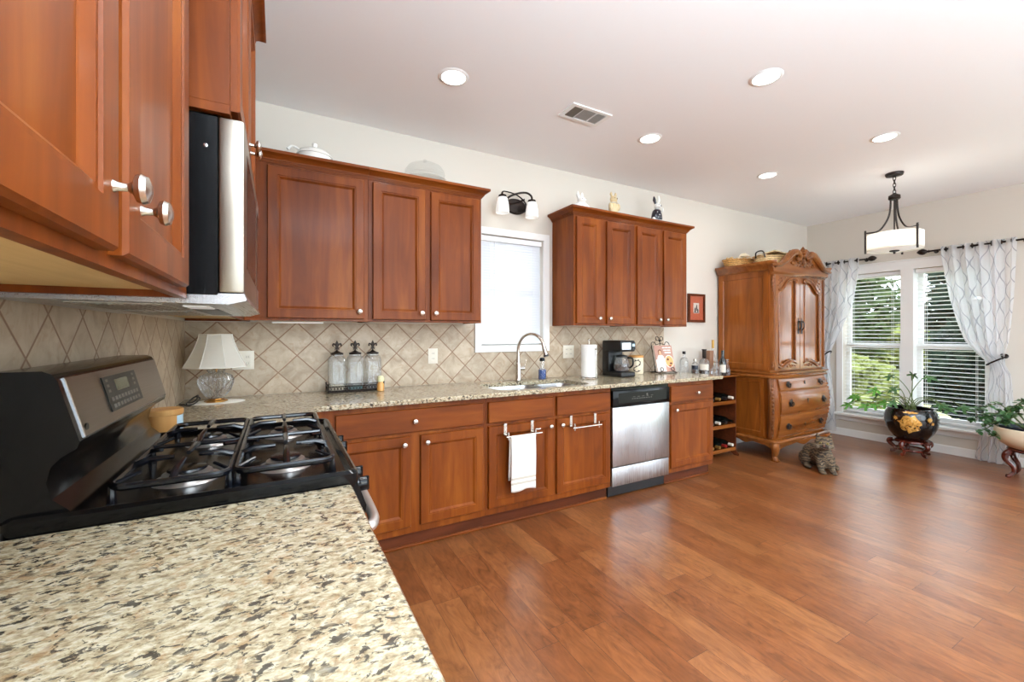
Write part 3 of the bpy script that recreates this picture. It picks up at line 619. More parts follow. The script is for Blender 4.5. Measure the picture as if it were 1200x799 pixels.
# base cabinets on the sink wall
def base_cab(label, x0, x1, doors, drawers, group, z1=.882, open_side=False):
    t = thing('base_cabinet', label, 'base cabinet', ((x0+x1)/2, -.3, 0), group=group)
    g = G()
    g.box(x0, x1, -.60, -.018, .105, .60, .001); g.box(x0, x1, -.60, -.575, .60, z1); g.box(x0, x1, -.03, -.018, .60, z1); g.box(x0, x0+.016, -.575, -.03, .60, z1); g.box(x1-.016, x1, -.575, -.03, .60, z1)
    g.out('carcass', M['wood_z'], t, smooth=0)
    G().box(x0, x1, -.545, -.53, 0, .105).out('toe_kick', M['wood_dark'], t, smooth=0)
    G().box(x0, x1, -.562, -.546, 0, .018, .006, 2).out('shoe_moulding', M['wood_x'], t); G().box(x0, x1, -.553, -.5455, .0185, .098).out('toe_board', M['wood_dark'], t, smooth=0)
    for u0, u1, kx in doors: door(t, FY(-.60), u0, u1, .150, .690, (kx, .645) if kx else None)
    for u0, u1, kx in drawers: door(t, FY(-.60), u0, u1, .712, .850, (kx, .778) if kx else None, rings=DRAW, mat='wood_x', name='drawer' if kx else 'false_drawer_front')
    return t
base_cab('base cabinet in the corner beside the stove, one wide drawer over two doors', .665, 1.672, [(.76, 1.178, 1.135), (1.235, 1.652, 1.272)], [(.76, 1.652, 1.198)], 'base cabinets on the sink wall')
base_cab('sink base cabinet with two false drawer fronts and the hanging towel', 1.673, 2.748, [(1.69, 2.203, 2.168), (2.232, 2.735, 2.268)], [(1.69, 2.203, None), (2.232, 2.735, None)], 'base cabinets on the sink wall')
base_cab('reddish base cabinet with one drawer and one door, right of the dishwasher', 3.398, 3.985, [(3.414, 3.968, 3.462)], [(3.414, 3.968, 3.74)], 'base cabinets on the sink wall')
t = thing('base_cabinet', 'base cabinet under the granite in the foreground, in front of the stove', 'base cabinet', (.3, -2.9, 0))
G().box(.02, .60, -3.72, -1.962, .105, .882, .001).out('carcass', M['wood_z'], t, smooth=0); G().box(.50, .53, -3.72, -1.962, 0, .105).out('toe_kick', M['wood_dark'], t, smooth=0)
for y0 in (-3.70, -3.13, -2.56):
    door(t, FX(.60), y0, y0+.54, .150, .690, (y0+.05, .645), axis='x'); door(t, FX(.60), y0, y0+.54, .712, .85, (y0+.27, .778), rings=DRAW, mat='wood_y', name='drawer', axis='x')
t = thing('base_cabinet', 'blind corner base cabinet between the stove and the sink wall', 'base cabinet', (.3, -.6, 0))
G().box(.02, .60, -1.162, -.02, .105, .882, .001).out('carcass', M['wood_z'], t, smooth=0); G().box(.50, .53, -1.162, -.55, 0, .105).out('toe_kick', M['wood_dark'], t, smooth=0)
G().box(.60, .662, -.617, -.02, .0, .882).box(.60, .612, -.70, -.617, .105, .882).out('corner_filler', M['wood_z'], t, smooth=0)
door(t, FX(.60), -1.145, -.72, .150, .850, (-1.10, .78), axis='x')
# ------------------------------------------------------------------ worktops and sink
def rrect(x0, x1, y0, y1, r, n=5):
    P = []
    for cx, cy, a in ((x1-r, y1-r, 0), (x0+r, y1-r, 90), (x0+r, y0+r, 180), (x1-r, y0+r, 270)):
        for k in range(n+1): th = math.radians(a+90*k/n); P.append((cx+r*math.cos(th), cy+r*math.sin(th)))
    return P
SX0, SX1, SY0, SY1 = 1.80, 2.60, -.575, -.165
EG = [(-.03, .884), (0, .884), (.004, .8875), (.004, .895), (.0065, .900), (.0065, .908), (.003, .9125), (-.003, .914), (-.03, .914)]
def worktop(loops, edge, label):
    g = G(); g.prism(loops, .884, .914, 'z'); g.sweep(edge, EG)
    return tag(g.out('granite_worktop', M['granite'], smooth=30), label, 'worktop', 'granite worktops')
worktop([[(.0068, -.0068), (4.022, -.0068), (4.022, -.618), (.616, -.618), (.616, -1.168), (.0068, -1.168)], rrect(SX0, SX1, SY0, SY1, .09)], [(.646, -1.168), (.646, -.648), (4.052, -.648), (4.052, -.007)], 'speckled cream granite worktop along the sink wall, turning the corner to the stove')
worktop([[(.0068, -3.75), (.616, -3.75), (.616, -1.962), (.0068, -1.962)]], [(.646, -3.75), (.646, -1.962)], 'speckled cream granite worktop in the foreground')
t = thing('kitchen_sink', 'undermount stainless double sink in the granite below the small window', 'sink', (2.2, -.37, .70))
def bowl(x0, x1, y0, y1, r, d, name):
    g = G(); rows = []
    for ins, z in ((-.012, .883), (0, .883), (.004, .86), (.012, .883-d+.03), (.04, .883-d), (.15, .883-d-.004)):
        rows.append([(p[0], p[1], z) for p in rrect(x0+ins, x1-ins, y0+ins, y1-ins, max(r-ins*.4, .02))])
    g.grid(rows, closed_u=True); f0 = rows[-1]; g.prism([(p[0], p[1]) for p in f0], .883-d-.006, .883-d-.004)
    g.out(name, M['steel'], t); return g
bowl(1.795, 2.265, -.58, -.16, .09, .19, 'large_basin'); bowl(2.29, 2.605, -.56, -.18, .08, .16, 'small_basin')
for x, z in ((2.03, .69), (2.45, .72)): G().lathe([(.001, .002), (.03, .002), (.042, .006), (.044, .002), (.044, 0)], (x, -.37, z), 20).out('drain', M['chrome'], t)
# faucet
FXx, FYy = 2.20, -.112
t = thing('kitchen_faucet', 'tall gooseneck pull-down faucet in brushed nickel behind the sink', 'faucet', (FXx, FYy, .914))
g = G(); g.lathe([(.030, 0), (.031, .006), (.027, .014), (.0235, .03), (.0235, .13), (.019, .145), (.0145, .20)], (FXx, FYy, .9145), 24); g.out('body', M['nickel'], t)
FD = Vector((.33, -.944, 0))
def FQ(r, z): return Vector((FXx, FYy, z))+FD*r
pts = [FQ(0, 1.10), FQ(0, 1.16)]+[FQ(.135-.135*math.cos(a), 1.165+.135*math.sin(a)) for a in [PI*k/16 for k in range(1, 15)]]
G().tube(pts, .0125, 14).out('spout', M['nickel'], t)
G().tube([FQ(.256, 1.222), FQ(.266, 1.19), FQ(.284, 1.135)], [.0145, .017, .0205], 16).out('spray_head', M['nickel'], t)
G().tube([FQ(.2835, 1.136), FQ(.288, 1.123)], .0195, 16).out('nozzle', M['black_p'], t)
G().tube([(FXx+.018, FYy, 1.015), (FXx+.055, FYy-.01, 1.017)], .0155, 14).tube([(FXx+.052, FYy-.01, 1.02), (FXx+.068, FYy-.016, 1.085)], [.0055, .0045], 10).out('handle', M['nickel'], t)
# ------------------------------------------------------------------ dishwasher
t = thing('dishwasher', 'stainless dishwasher with a black control panel', 'dishwasher', (3.073, -.3, 0))
x0, x1 = 2.754, 3.392
G().box(x0+.003, x1-.003, -.585, -.03, .10, .872).out('tub', M['black_p'], t, smooth=0)
d = G().box(x0+.003, x1-.003, -.618, -.586, .258, .722, .004, 2).out('door', M['steel'], t)
G().box(x0+.003, x1-.003, -.612, -.586, .105, .250, .003, 2).out('lower_panel', M['steel'], t)
c = G().box(x0+.003, x1-.003, -.622, -.586, .726, .852, .005, 2).box(x0+.003, x1-.003, -.60, -.586, .852, .872).out('control_panel', M['black'], t)
G().box(x0+.06, x1-.04, -.6235, -.6222, .752, .832, .0005).out('display_window', M['display'], c, smooth=0)
g = G()
for k in range(9): g.box(x0+.20+k*.026, x0+.214+k*.026, -.6248, -.6236, .778, .783)
for k in range(5): g.box(x0+.21+k*.05, x0+.235+k*.05, -.6248, -.6236, .794, .797)
g.box(x0+.36, x0+.375, -.6248, -.6236, .80, .815); g.out('button', M['button'], c, smooth=0)
G().box(x0+.005, x1-.005, -.56, -.55, .012, .10).out('toe_panel', M['black_p'], t, smooth=0)
# ------------------------------------------------------------------ microwave
t = thing('microwave', 'stainless and black over-the-range microwave above the stove', 'microwave', (.19, -1.58, 1.365))
y0, y1 = -1.965, -1.198
G().box(.008, .370, y0, y1, 1.385, 1.786, .003).out('body', M['mwglass'], t, smooth=0)
G().box(.3705, .419, y0, y1-.17, 1.392, 1.786, .005, 2).out('door', M['steel_w'], t)
G().box(.3705, .419, y1-.168, y1, 1.392, 1.786, .005, 2).out('control_panel', M['steel'], t)
G().box(.4192, .4198, y0+.09, y1-.24, 1.46, 1.74).out('window', M['black'], t, smooth=0)
G().box(.4192, .4198, y1-.15, y1-.02, 1.46, 1.74).out('keypad', M['black'], t, smooth=0)
g = G(); g.prism([(.010, 1.368), (.39, 1.366), (.424, 1.376), (.419, 1.391), (.012, 1.384)], y0+.002, y1-.002, 'y'); g.out('base_plate', M['steel_y'], t, smooth=0)
for a in (y0+.06, y0+.43):
    g = G().box(.10, .26, a, a+.28, 1.364, 1.3685, .001)
    for k in range(8): g.box(.11+k*.019, .117+k*.019, a+.01, a+.27, 1.3625, 1.3645)
    g.out('grease_filter', M['filter'], t, smooth=0)
G().box(.29, .34, y0+.10, y0+.22, 1.364, 1.3678, .001).out('lamp_cover', M['shade'], t, smooth=0)
G().box(.285, .345, y0+.26, y1-.10, 1.365, 1.3678).out('intake_grille', M['black_p'], t, smooth=0)
g = G()
for k in range(9): g.box(.06+k*.02, .066+k*.02, y0-.0012, y0+.001, 1.69, 1.74)
g.out('side_vent', M['black_p'], t, smooth=0)
g = G()
for z in (1.715,): g.lathe([(.001, -.003), (.004, -.002), (.005, 0)], (.347, y0-.0005, z), 12, 'y')
g.out('screw', M['chrome'], t)
# ------------------------------------------------------------------ stove
t = thing('gas_stove', 'black gas stove with a slanted stainless backguard and four burners', 'stove', (.33, -1.565, 0))
Y0, Y1 = -1.956, -1.174
G().box(.03, .632, Y0+.004, Y1-.004, .03, .905, .003).out('body', M['black'], t, smooth=0)
G().box(.06, .58, Y0+.03, Y1-.03, 0, .03).out('plinth', M['black_p'], t, smooth=0)
# cooktop: raised rim round a recessed pan
g = G(); rows = []
for ins, z in ((0, .905), (-.002, .915), (-.002, .940), (.006, .947), (.014, .946), (.024, .934), (.05, .931)):
    rows.append([(p[0], p[1], z) for p in rrect(.028+ins, .668-ins, Y0+ins, Y1-ins, .02)])
g.grid(rows, closed_u=True, cap=True); cook = g.out('cooktop', M['black'], t)
BUR = [(.285, -1.765, .046), (.285, -1.365, .040), (.505, -1.765, .042), (.505, -1.365, .036)]
for x, y, r in BUR:
    b = G().lathe([(r+.028, 0), (r+.024, .004), (r+.008, .006), (r+.006, .018), (r-.006, .022), (r-.014, .022), (.001, .022)], (x, y, .931), 28).out('burner_head', simple('cast_aluminium', (196, 192, 188), .3, metal=.9), t)
    G().lathe([(r-.008, 0), (r-.004, .003), (r-.006, .008), (r-.018, .010), (.001, .010)], (x, y, .953), 28).out('burner_cap', M['iron'], b)
def grate(x0, x1):
    g = G(); y0, y1 = Y0+.035, Y1-.035; zt = .982
    g.tube([(p[0], p[1], zt-.008) for p in rrect(x0, x1, y0, y1, .03)], .0072, 8, closed=True, flat=1.2)
    ym = (y0+y1)/2; g.tube([(x0, ym, zt-.006), (x1, ym, zt-.006)], .0062, 8)
    xm = (x0+x1)/2
    for ya, yb in ((y0, ym), (ym, y1)):
        yc = (ya+yb)/2
        for fx, fy in ((x0, yc), (x1, yc)):
            sx = 1 if fx < xm else -1
            g.tube([(fx, fy, zt-.008), (fx+sx*.03, fy, zt+.003), (xm-sx*.026, fy, zt+.004)], [.0085, .0085, .0055], 8)
        for fy, sy in ((ya, 1), (yb, -1)):
            g.tube([(xm, fy, zt-.008), (xm, fy+sy*.05, zt+.003), (xm, yc-sy*.028, zt+.004)], [.0085, .0085, .0055], 8)
        for fx in (x0, x1):
            for fy in (ya, yb):
                sx = 1 if fx < xm else -1; sy = 1 if fy < yc else -1
                g.tube([(fx, fy+sy*.03, zt-.008), (fx+sx*.035, fy+sy*.075, zt+.001)], [.006, .0045], 8)
    for fx in (x0, x1):
        for fy in (y0+.02, ym, y1-.02): g.tube([(fx, fy, .931), (fx, fy, zt-.008)], [.010, .0065], 8)
    return g.out('grate', M['iron'], t)
grate(.175, .385); grate(.400, .612)
bgp = [(.012, .905), (.012, 1.226), (.082, 1.226), (.096, 1.219), (.104, 1.205), (.136, 1.082), (.132, 1.068), (.108, 1.052), (.094, 1.035), (.088, 1.005), (.096, .972), (.118, .950), (.128, .938), (.128, .905)]
G().prism(bgp, Y0+.018, Y1-.018, 'y').out('backguard', M['black'], t, smooth=30)
def BGP(y, s, d):  # along the tilted face
    a, b = Vector((.101, 0, 1.211)), Vector((.1345, 0, 1.082)); n = Vector((.968, 0, .251)); p = a+(b-a)*s+n*d; return (p.x, y, p.z)
def bgslab(g, ya, yb, s0, s1, d0, d1):
    r = [[BGP(y, s, d) for y, s in ((ya, s0), (yb, s0), (yb, s1), (ya, s1))] for d in (d0, d1)]; return g.grid(r, closed_u=True, cap=True)
p = bgslab(G(), Y0+.045, Y1-.03, .02, .97, 0.0, .0045).out('stainless_panel', M['steel_d'], t, smooth=0)
bgslab(G(), Y0+.0425, Y0+.0448, .015, .975, 0.0, .0035).out('panel_edge_trim', M['chrome'], t, smooth=0)
d = bgslab(G(), -1.735, -1.475, .15, .80, .004, .0075).out('clock_display', M['display'], p, smooth=0)
g = G()
for r, s in enumerate((.55, .68)):
    for k in range(9): bgslab(g, -1.715+k*.025, -1.700+k*.025, s, s+.07, .007, .0083)
for k in range(3): bgslab(g, -1.72, -1.705, .2+k*.1, .25+k*.1, .007, .0083); bgslab(g, -1.515, -1.50, .2+k*.1, .25+k*.1, .007, .0083)
g.out('button', M['button'], p, smooth=0)
bgslab(G(), -1.66, -1.56, .24, .46, .0072, .0085).out('clock_screen', simple('dim_green_screen', (70, 74, 46), .2), p, smooth=0)
G().lathe([(.001, .0015), (.009, .0015), (.009, -.001)], (.1335, Y0+.062, 1.103), 16, 'x').out('round_emblem', M['display'], p)
g = G(); g.prism([(.634, .80), (.634, .912), (.668, .912), (.690, .85), (.684, .80)], Y0+.006, Y1-.006, 'y'); g.out('control_fascia', M['black'], t, smooth=0)
for y in (-1.842, -1.737, -1.395, -1.29):
    g = G().lathe([(.026, 0), (.026, .006), (.021, .010), (.019, .028), (.016, .031), (.001, .031)], (.680, y, .872), 18, 'x'); g.box(.700, .716, y-.004, y+.004, .852, .892, .002)
    g.out('burner_knob', M['black'], t)
o = G().box(.634, .668, Y0+.006, Y1-.006, .20, .792, .005, 2).out('oven_door', M['black'], t)
G().box(.6685, .6695, Y0+.12, Y1-.12, .36, .68).out('oven_window', M['display'], o, smooth=0)
hp = cr([(.668, -1.905, .765), (.700, -1.90, .768), (.722, -1.875, .770), (.730, -1.80, .772), (.733, -1.565, .772), (.730, -1.33, .772), (.722, -1.255, .770), (.700, -1.23, .768), (.668, -1.225, .765)], 5)
G().tube(hp, .0155, 14).out('oven_handle', simple('satin_silver_handle', (224, 222, 220), .3, metal=.85), o)
G().box(.634, .662, Y0+.006, Y1-.006, .045, .19, .005, 2).out('storage_drawer', M['black'], t)
# ------------------------------------------------------------------ things on the worktop
ZC = .9145
t = thing('wooden_jar', 'small round bamboo jar with a pale blue label beside the stove', 'jar', (.105, -1.035, ZC))
G().lathe([(.050, 0), (.054, .003), (.054, .074), (.052, .075)], (.105, -1.035, ZC), 28).out('container', M['bamboo'], t)
G().lathe([(.056, .0755), (.057, .078), (.057, .092), (.054, .096), (.001, .097)], (.105, -1.035, ZC), 28).out('lid', M['bamboo'], t)
rows = [[(.105+.0548*math.cos(a), -1.035+.0548*math.sin(a), z) for a in [math.radians(v) for v in range(-40, 41, 8)]] for z in (ZC+.006, ZC+.072)]
G().grid(rows).out('label', M['sky_blue'], t)
# table lamp
lx, ly = .18, -.225
tag(G().lathe([(.001, .0), (.138, 0), (.14, .002), (.136, .004), (.001, .005)], (lx, ly, ZC), 36, sx=1, sy=.62).out('lace_doily', M['mat']), 'oval white doily under the crystal lamp', 'doily')
ZL = ZC+.0055
t = thing('table_lamp', 'small crystal table lamp with a panelled white bell shade', 'lamp', (lx, ly, ZL))
G().lathe([(.056, 0), (.056, .006), (.046, .010), (.038, .013), (.036, .017), (.001, .017)], (lx, ly, ZL), 8).out('brass_foot', M['brass'], t, smooth=0)
G().lathe([(.030, .018), (.045, .030), (.066, .060), (.080, .100), (.082, .122), (.072, .145), (.046, .158), (.034, .164), (.042, .172), (.040, .180), (.001, .181)], (lx, ly, ZL), 96, flute=.06, nf=24).out('crystal_body', M['crystal'], t, smooth=20)
G().cyl((lx, ly, ZL+.165), .005, .115, seg=10).cyl((lx, ly, ZL+.182), .02, .012, seg=16).out('brass_stem', M['brass'], t)
g = G(); rows = []; nn = 8
for k in range(9):
    f = k/8; r = .080+(.154-.080)*(f**1.35); z = ZL+.375-.18*f
    rows.append([(lx+r*math.cos(2*PI*(i+.5)/nn)*1.0, ly+r*math.sin(2*PI*(i+.5)/nn), z) for i in range(nn)])
sh = g.grid(rows, closed_u=True).out('lamp_shade', M['linen'], t, smooth=0)
g = G()
for i in range(nn): g.tube([r[i] for r in rows], .0022, 6)
g.tube(rows[0], .003, 6, closed=True); g.tube(rows[-1], .0035, 6, closed=True); g.out('shade_piping', M['mat'], sh)
g = G(); 
g.tube(cr([(.07, -.30, ZC+.004), (.05, -.25, ZC+.006), (.075, -.20, ZC+.03), (.10, -.23, ZC+.045), (.09, -.28, ZC+.02), (.06, -.26, ZC+.012), (.08, -.21, ZC+.035), (.11, -.25, ZC+.03), (.085, -.29, ZC+.006), (.04, -.27, ZC+.004), (.018, -.24, ZC+.004)], 6), .0035, 6)
tag(g.out('power_cord', M['rubber']), 'coiled black power cord by the base of the crystal lamp', 'cord')
def outlet(x, z, w, label, wall='y', slots=1):
    t = thing('wall_outlet', label, 'outlet', (x, -.007, z) if wall == 'y' else (.007, x, z))
    if wall == 'y':
        G().box(x-w/2, x+w/2, -.0115, -.0066, z-.058, z+.058, .002, 2).out('cover_plate', M['plate'], t)
        for k in range(slots):
            xx = x+(k-(slots-1)/2)*.046; g = G()
            for dz in (-.02, .02): g.box(xx-.014, xx+.014, -.013, -.0115, z+dz-.013, z+dz+.013, .002)
            o = g.out('socket', M['plate'], t, smooth=0); g = G()
            for dz in (-.02, .02):
                for dx in (-.005, .005): g.box(xx+dx-.001, xx+dx+.001, -.0136, -.013, z+dz-.005, z+dz+.006)
            g.out('slots', M['slot'], o, smooth=0)
    else: 
        G().box(.0066, .0115, x-w/2, x+w/2, z-.058, z+.058, .002, 2).out('cover_plate', M['plate'], t); G().box(.0115, .013, x-.016, x+.016, z-.034, z+.034, .002).out('socket', M['plate'], t)
outlet(.295, 1.135, .116, 'double outlet plate partly hidden behind the lamp shade', slots=2)
outlet(1.514, 1.13, .075, 'single outlet plate on the tiles between the glass canisters and the sink window')
outlet(2.785, 1.137, .12, 'double outlet plate on the tiles between the faucet and the paper towels', slots=2)
outlet(-.90, 1.13, .075, 'outlet plate on the tiled wall just beyond the stove backguard', wall='x')
# canisters in their tray
t = thing('canister_tray', 'dark scrollwork metal tray holding three glass canisters', 'tray', (.94, -.105, ZC))
x0, x1, y0, y1 = .765, 1.115, -.165, -.045
G().box(x0, x1, y0, y1, ZC+.004, ZC+.008, .001).out('tray_base', M['bronze'], t, smooth=0)
g = G()
for z in (ZC+.012, ZC+.042): g.tube([(x0, y0, z), (x1, y0, z), (x1, y1, z), (x0, y1, z)], .003, 6, closed=True)
for k in range(18):
    xx = lerp(x0, x1, (k+.5)/18)
    for y in (y0, y1): g.tube([(xx+.008*math.cos(a), y, ZC+.027+.013*math.sin(a)) for a in [2*PI*q/10 for q in range(10)]], .0018, 5, closed=True)
for k in range(6):
    yy = lerp(y0, y1, (k+.5)/6)
    for x in (x0, x1): g.tube([(x, yy+.008*math.cos(a), ZC+.027+.013*math.sin(a)) for a in [2*PI*q/10 for q in range(10)]], .0018, 5, closed=True)
for x in (x0, x1):
    for y in (y0, y1): g.tube([(x, y, ZC+.0005), (x, y, ZC+.055)], .004, 6); g.ell((x, y, ZC+.058), .006)
g.out('scroll_rail', M['bronze'], t)
def fleur(g, x, y, z, s=1.0):
    g.lathe([(.024*s, 0), (.02*s, .006*s), (.008*s, .012*s), (.006*s, .02*s)], (x, y, z), 14)
    g.box(x-.017*s, x+.017*s, y-.004*s, y+.004*s, z+.030*s, z+.036*s, .001)
    g.lathe([(.004*s, .018*s), (.006*s, .036*s), (.012*s, .055*s), (.009*s, .068*s), (.001, .085*s)], (x, y, z), 10, sy=.5)
    for q in (-1, 1): g.tube(cr([(x+q*.004*s, y, z+.036*s), (x+q*.012*s, y, z+.056*s), (x+q*.024*s, y, z+.060*s), (x+q*.027*s, y, z+.048*s), (x+q*.02*s, y, z+.045*s)], 4), [.004*s, .006*s, .005*s, .003*s], 8); g.tube([(x+q*.004*s, y, z+.032*s), (x+q*.014*s, y, z+.018*s)], [.004*s, .003*s], 6)
words3 = ['left glass canister, nearest the crystal lamp, in the scrollwork tray', 'middle glass canister in the scrollwork tray', 'right glass canister in the scrollwork tray, behind the little orange jar']
fills = [M['cream'], simple('teal_beads', (96, 150, 150), .3), simple('grey_beads', (150, 156, 160), .3)]
for k, x in enumerate((.825, .939, 1.053)):
    yb = -.105; zb = ZC+.0085
    t = thing('glass_canister', words3[k], 'canister', (x, yb, zb), group='ribbed glass canisters with fleur-de-lis lids')
    g = G(); rows = []
    for w, z in ((.048, 0), (.051, .004), (.052, .02), (.052, .205), (.046, .222), (.036, .230), (.036, .238)):
        R = []
        for (px, py) in rrect(x-w, x+w, yb-w*.9, yb+w*.9, .016, 4): R.append((px, py, zb+z))
        rows.append(R)
    g.grid(rows, closed_u=True); 
    for q in range(9): g.tube([(x-.044+q*.011, yb-.0475, zb+.02), (x-.044+q*.011, yb-.0475, zb+.20)], .0016, 5)
    g.out('jar', M['glass'], t)
    g = G(); g.box(x-.044, x+.044, yb-.040, yb+.040, zb+.004, zb+.028+.01*(k == 0), .006, 2); g.out('contents', fills[k], t)
    g = G().lathe([(.038, .2385), (.040, .241), (.040, .248), (.026, .254), (.001, .256)], (x, yb, zb), 20); fleur(g, x, yb, zb+.252, .95); g.out('fleur_lid', M['bronze'], t)
t = thing('spice_jar', 'little orange-brown jar with a cream lid at the front of the canister tray', 'jar', (1.088, -.190, ZC))
G().lathe([(.020, 0), (.024, .003), (.024, .045), (.018, .055), (.016, .062)], (1.088, -.192, ZC), 18).out('jar_body', simple('amber_spice', (206, 150, 78), .3, coat=.4), t)
G().lathe([(.018, .062), (.022, .066), (.024, .085), (.016, .100), (.001, .104)], (1.088, -.192, ZC), 18).out('lid', simple('pale_green_lid', (222, 220, 176), .5), t)
# soap bottle
sx, sy = 2.435, -.112
t = thing('dish_soap_bottle', 'clear bottle of blue dish soap with a black cap beside the faucet', 'soap bottle', (sx, sy, ZC))
G().lathe([(.032, 0), (.0355, .004), (.0355, .082), (.022, .092), (.0225, .135), (.020, .150), (.018, .155)], (sx, sy, ZC), 24, sy=.75).out('bottle', M['glass'], t)
G().lathe([(.0325, .003), (.034, .006), (.034, .082), (.001, .084)], (sx, sy, ZC), 24, sy=.75).out('blue_soap', M['blue'], t)
G().lathe([(.022, .155), (.023, .158), (.021, .180), (.014, .184), (.001, .185)], (sx, sy, ZC), 20).out('cap', M['black_p'], t)
# paper towels
px, py = 2.835, -.235
t = thing('paper_towel_holder', 'upright paper towel roll on a nickel holder with a tension arm', 'paper towel', (px, py, ZC))
G().lathe([(.078, 0), (.080, .004), (.076, .010), (.001, .012)], (px, py, ZC), 32).cyl((px, py, ZC+.01), .006, .315, seg=10).ell((px, py, ZC+.335), .011).out('stand', M['nickel'], t)
G().lathe([(.021, .290), (.064, .290), (.067, .287), (.067, .016), (.064, .013), (.021, .013)], (px, py, ZC), 36).out('paper_roll', M['paper'], t)
G().tube([(px+.022, py-.075, ZC+.008), (px+.018, py-.076, ZC+.12), (px+.014, py-.074, ZC+.25)], [.005, .004, .004], 8).ell((px+.014, py-.074, ZC+.255), .0095).out('tension_arm', M['nickel'], t)
# coffee maker
cx, cy = 3.19, -.215
t = thing('coffee_maker', 'black drip coffee maker with a steel control panel and glass carafe', 'coffee maker', (cx, cy, ZC), rz=0)
G().box(-.085, .085, -.13, .12, 0, .045, .012, 3).box(-.085, .085, .03, .12, .04, .24, .01, 2).box(-.088, .088, -.125, .12, .225, .325, .014, 3).out('housing', M['black_p'], t, local=True)
G().box(-.075, .03, -.1285, -.124, .245, .305, .001).out('steel_panel', M['steel'], t, local=True, smooth=0)
G().box(.035, .085, -.1285, -.124, .243, .308, .001).out('control_buttons', M['black'], t, local=True, smooth=0)
G().box(.045, .075, -.1298, -.1284, .272, .296).out('clock_screen', M['sky_blue'], t, local=True, smooth=0)
c = G().lathe([(.048, .047), (.062, .055), (.070, .09), (.066, .125), (.050, .165), (.046, .175)], (0, -.045, 0), 28).out('carafe', M['glass'], t, local=True)
G().lathe([(.058, .052), (.066, .09), (.063, .115), (.001, .116)], (0, -.045, 0), 24).out('coffee', M['liquor'], c, local=True)
G().lathe([(.052, .175), (.052, .188), (.03, .196), (.001, .197)], (0, -.045, 0), 24).tube(cr([(.030, -.09, .17), (.040, -.135, .165), (.042, -.138, .11), (.036, -.105, .08)], 5), .008, 8).out('carafe_handle', M['black_p'], c, local=True)
# crock with S ornament
kx, ky = 3.485, -.145
t = thing('ceramic_crock', 'cream ceramic crock with a dark S-shaped vine and wooden rim', 'crock', (kx, ky, ZC))
G().lathe([(.058, 0), (.063, .004), (.066, .02), (.066, .150), (.063, .158), (.056, .160), (.056, .152)], (kx, ky, ZC), 36).out('crock_body', M['cream'], t)
G().lathe([(.066, .158), (.069, .162), (.069, .174), (.060, .180), (.001, .181)], (kx, ky, ZC), 32).out('wooden_lid', M['bamboo'], t)
g = G(); A = math.radians(-128); sp = []
for u, v in cr([(.030, .040, 0), (.000, .026, 0), (-.028, .038, 0), (-.026, .062, 0), (.0, .078, 0), (.026, .094, 0), (.026, .120, 0), (.002, .134, 0), (-.026, .124, 0)], 6)[:] and [(q.x, q.y) for q in cr([(.030, .040, 0), (.000, .026, 0), (-.028, .038, 0), (-.026, .062, 0), (.0, .078, 0), (.026, .094, 0), (.026, .120, 0), (.002, .134, 0), (-.026, .124, 0)], 6)]:
    a = A+u/.066; sp.append((kx+.0665*math.cos(a), ky+.0665*math.sin(a), ZC+v))
g.tube(sp, .0035, 6)
for k in range(4, len(sp)-2, 6): g.ell((sp[k][0], sp[k][1], sp[k][2]+.008), .005)
g.out('vine_ornament', M['bronze'], t)
# cookbook on wire stand
bx, by = 3.80, -.185; RZ = math.radians(-8)
t = thing('cookbook_stand', 'black wire easel with scrolls holding up the cookbook', 'book stand', (bx, by, ZC), rz=RZ)
lean = math.radians(14)
def LN(x, h, d=0): return (x, -.03+h*math.sin(lean)+d*math.cos(lean), h*math.cos(lean)-d*math.sin(lean)*-1*0+.012)
g = G(); w = .0035
g.tube([LN(-.11, .0), LN(-.11, .27)]+[LN(-.11+.0275+(-.0275)*math.cos(a), .27+.03*math.sin(a)) for a in [PI*k/8 for k in range(1, 9)]]+[LN(0, .285), LN(0, .30)], w, 6)
g.tube([LN(.11, .0), LN(.11, .27)]+[LN(.11-.0275+.0275*math.cos(a), .27+.03*math.sin(a)) for a in [PI*k/8 for k in range(1, 9)]]+[LN(0, .285)], w, 6)
for q in (-1, 1):
    g.tube([LN(q*.025+.020*math.cos(a), .335+.020*math.sin(a)) for a in [2*PI*k/14 for k in range(14)]], w, 6, closed=True)
    g.tube([LN(q*.065+.018*math.cos(a), .03+.018*math.sin(a), -.046) for a in [2*PI*k/14 for k in range(14)]], w, 6, closed=True)
    g.tube([LN(q*.11, 0), (q*.11, -.075, .004), LN(q*.065, .012, -.046)], w, 6); g.tube([LN(q*.08, .0), (q*.08, .075, .004)], w, 6)
g.tube([LN(-.11, .0), LN(.11, .0)], w, 6); g.tube([LN(0, .29), LN(0, .32)], w*1.4, 6); g.ell(LN(0, .312), .011); g.tube([(-.11, -.075, .004), (.11, -.075, .004)], w, 6); g.tube([LN(0, .28), (0, .12, .004)], w, 6); g.tube([(-.08, .075, .004), (0, .12, .004), (.08, .075, .004)], w, 6)
g.out('wire_frame', M['bronze'], t, local=True)
bk = thing('cookbook', 'cookbook showing a person in white and a plate of food, on the wire easel', 'book', (bx, by, ZC), rz=RZ)
def slab(u0, u1, v0, v1, d0, d1, g=None):
    g = g or G(); return g.grid([[LN(u, v, d) for u, v in ((u0, v0), (u1, v0), (u1, v1), (u0, v1))] for d in (d0, d1)], closed_u=True, cap=True)
slab(-.105, .105, .006, .262, -.027, -.007).out('pages', M['paper'], bk, local=True, smooth=0)
cv = slab(-.108, .108, .004, .265, -.030, -.0272).out('cover', simple('dusty_red_cover', (184, 140, 124), .4), bk, local=True, smooth=0)
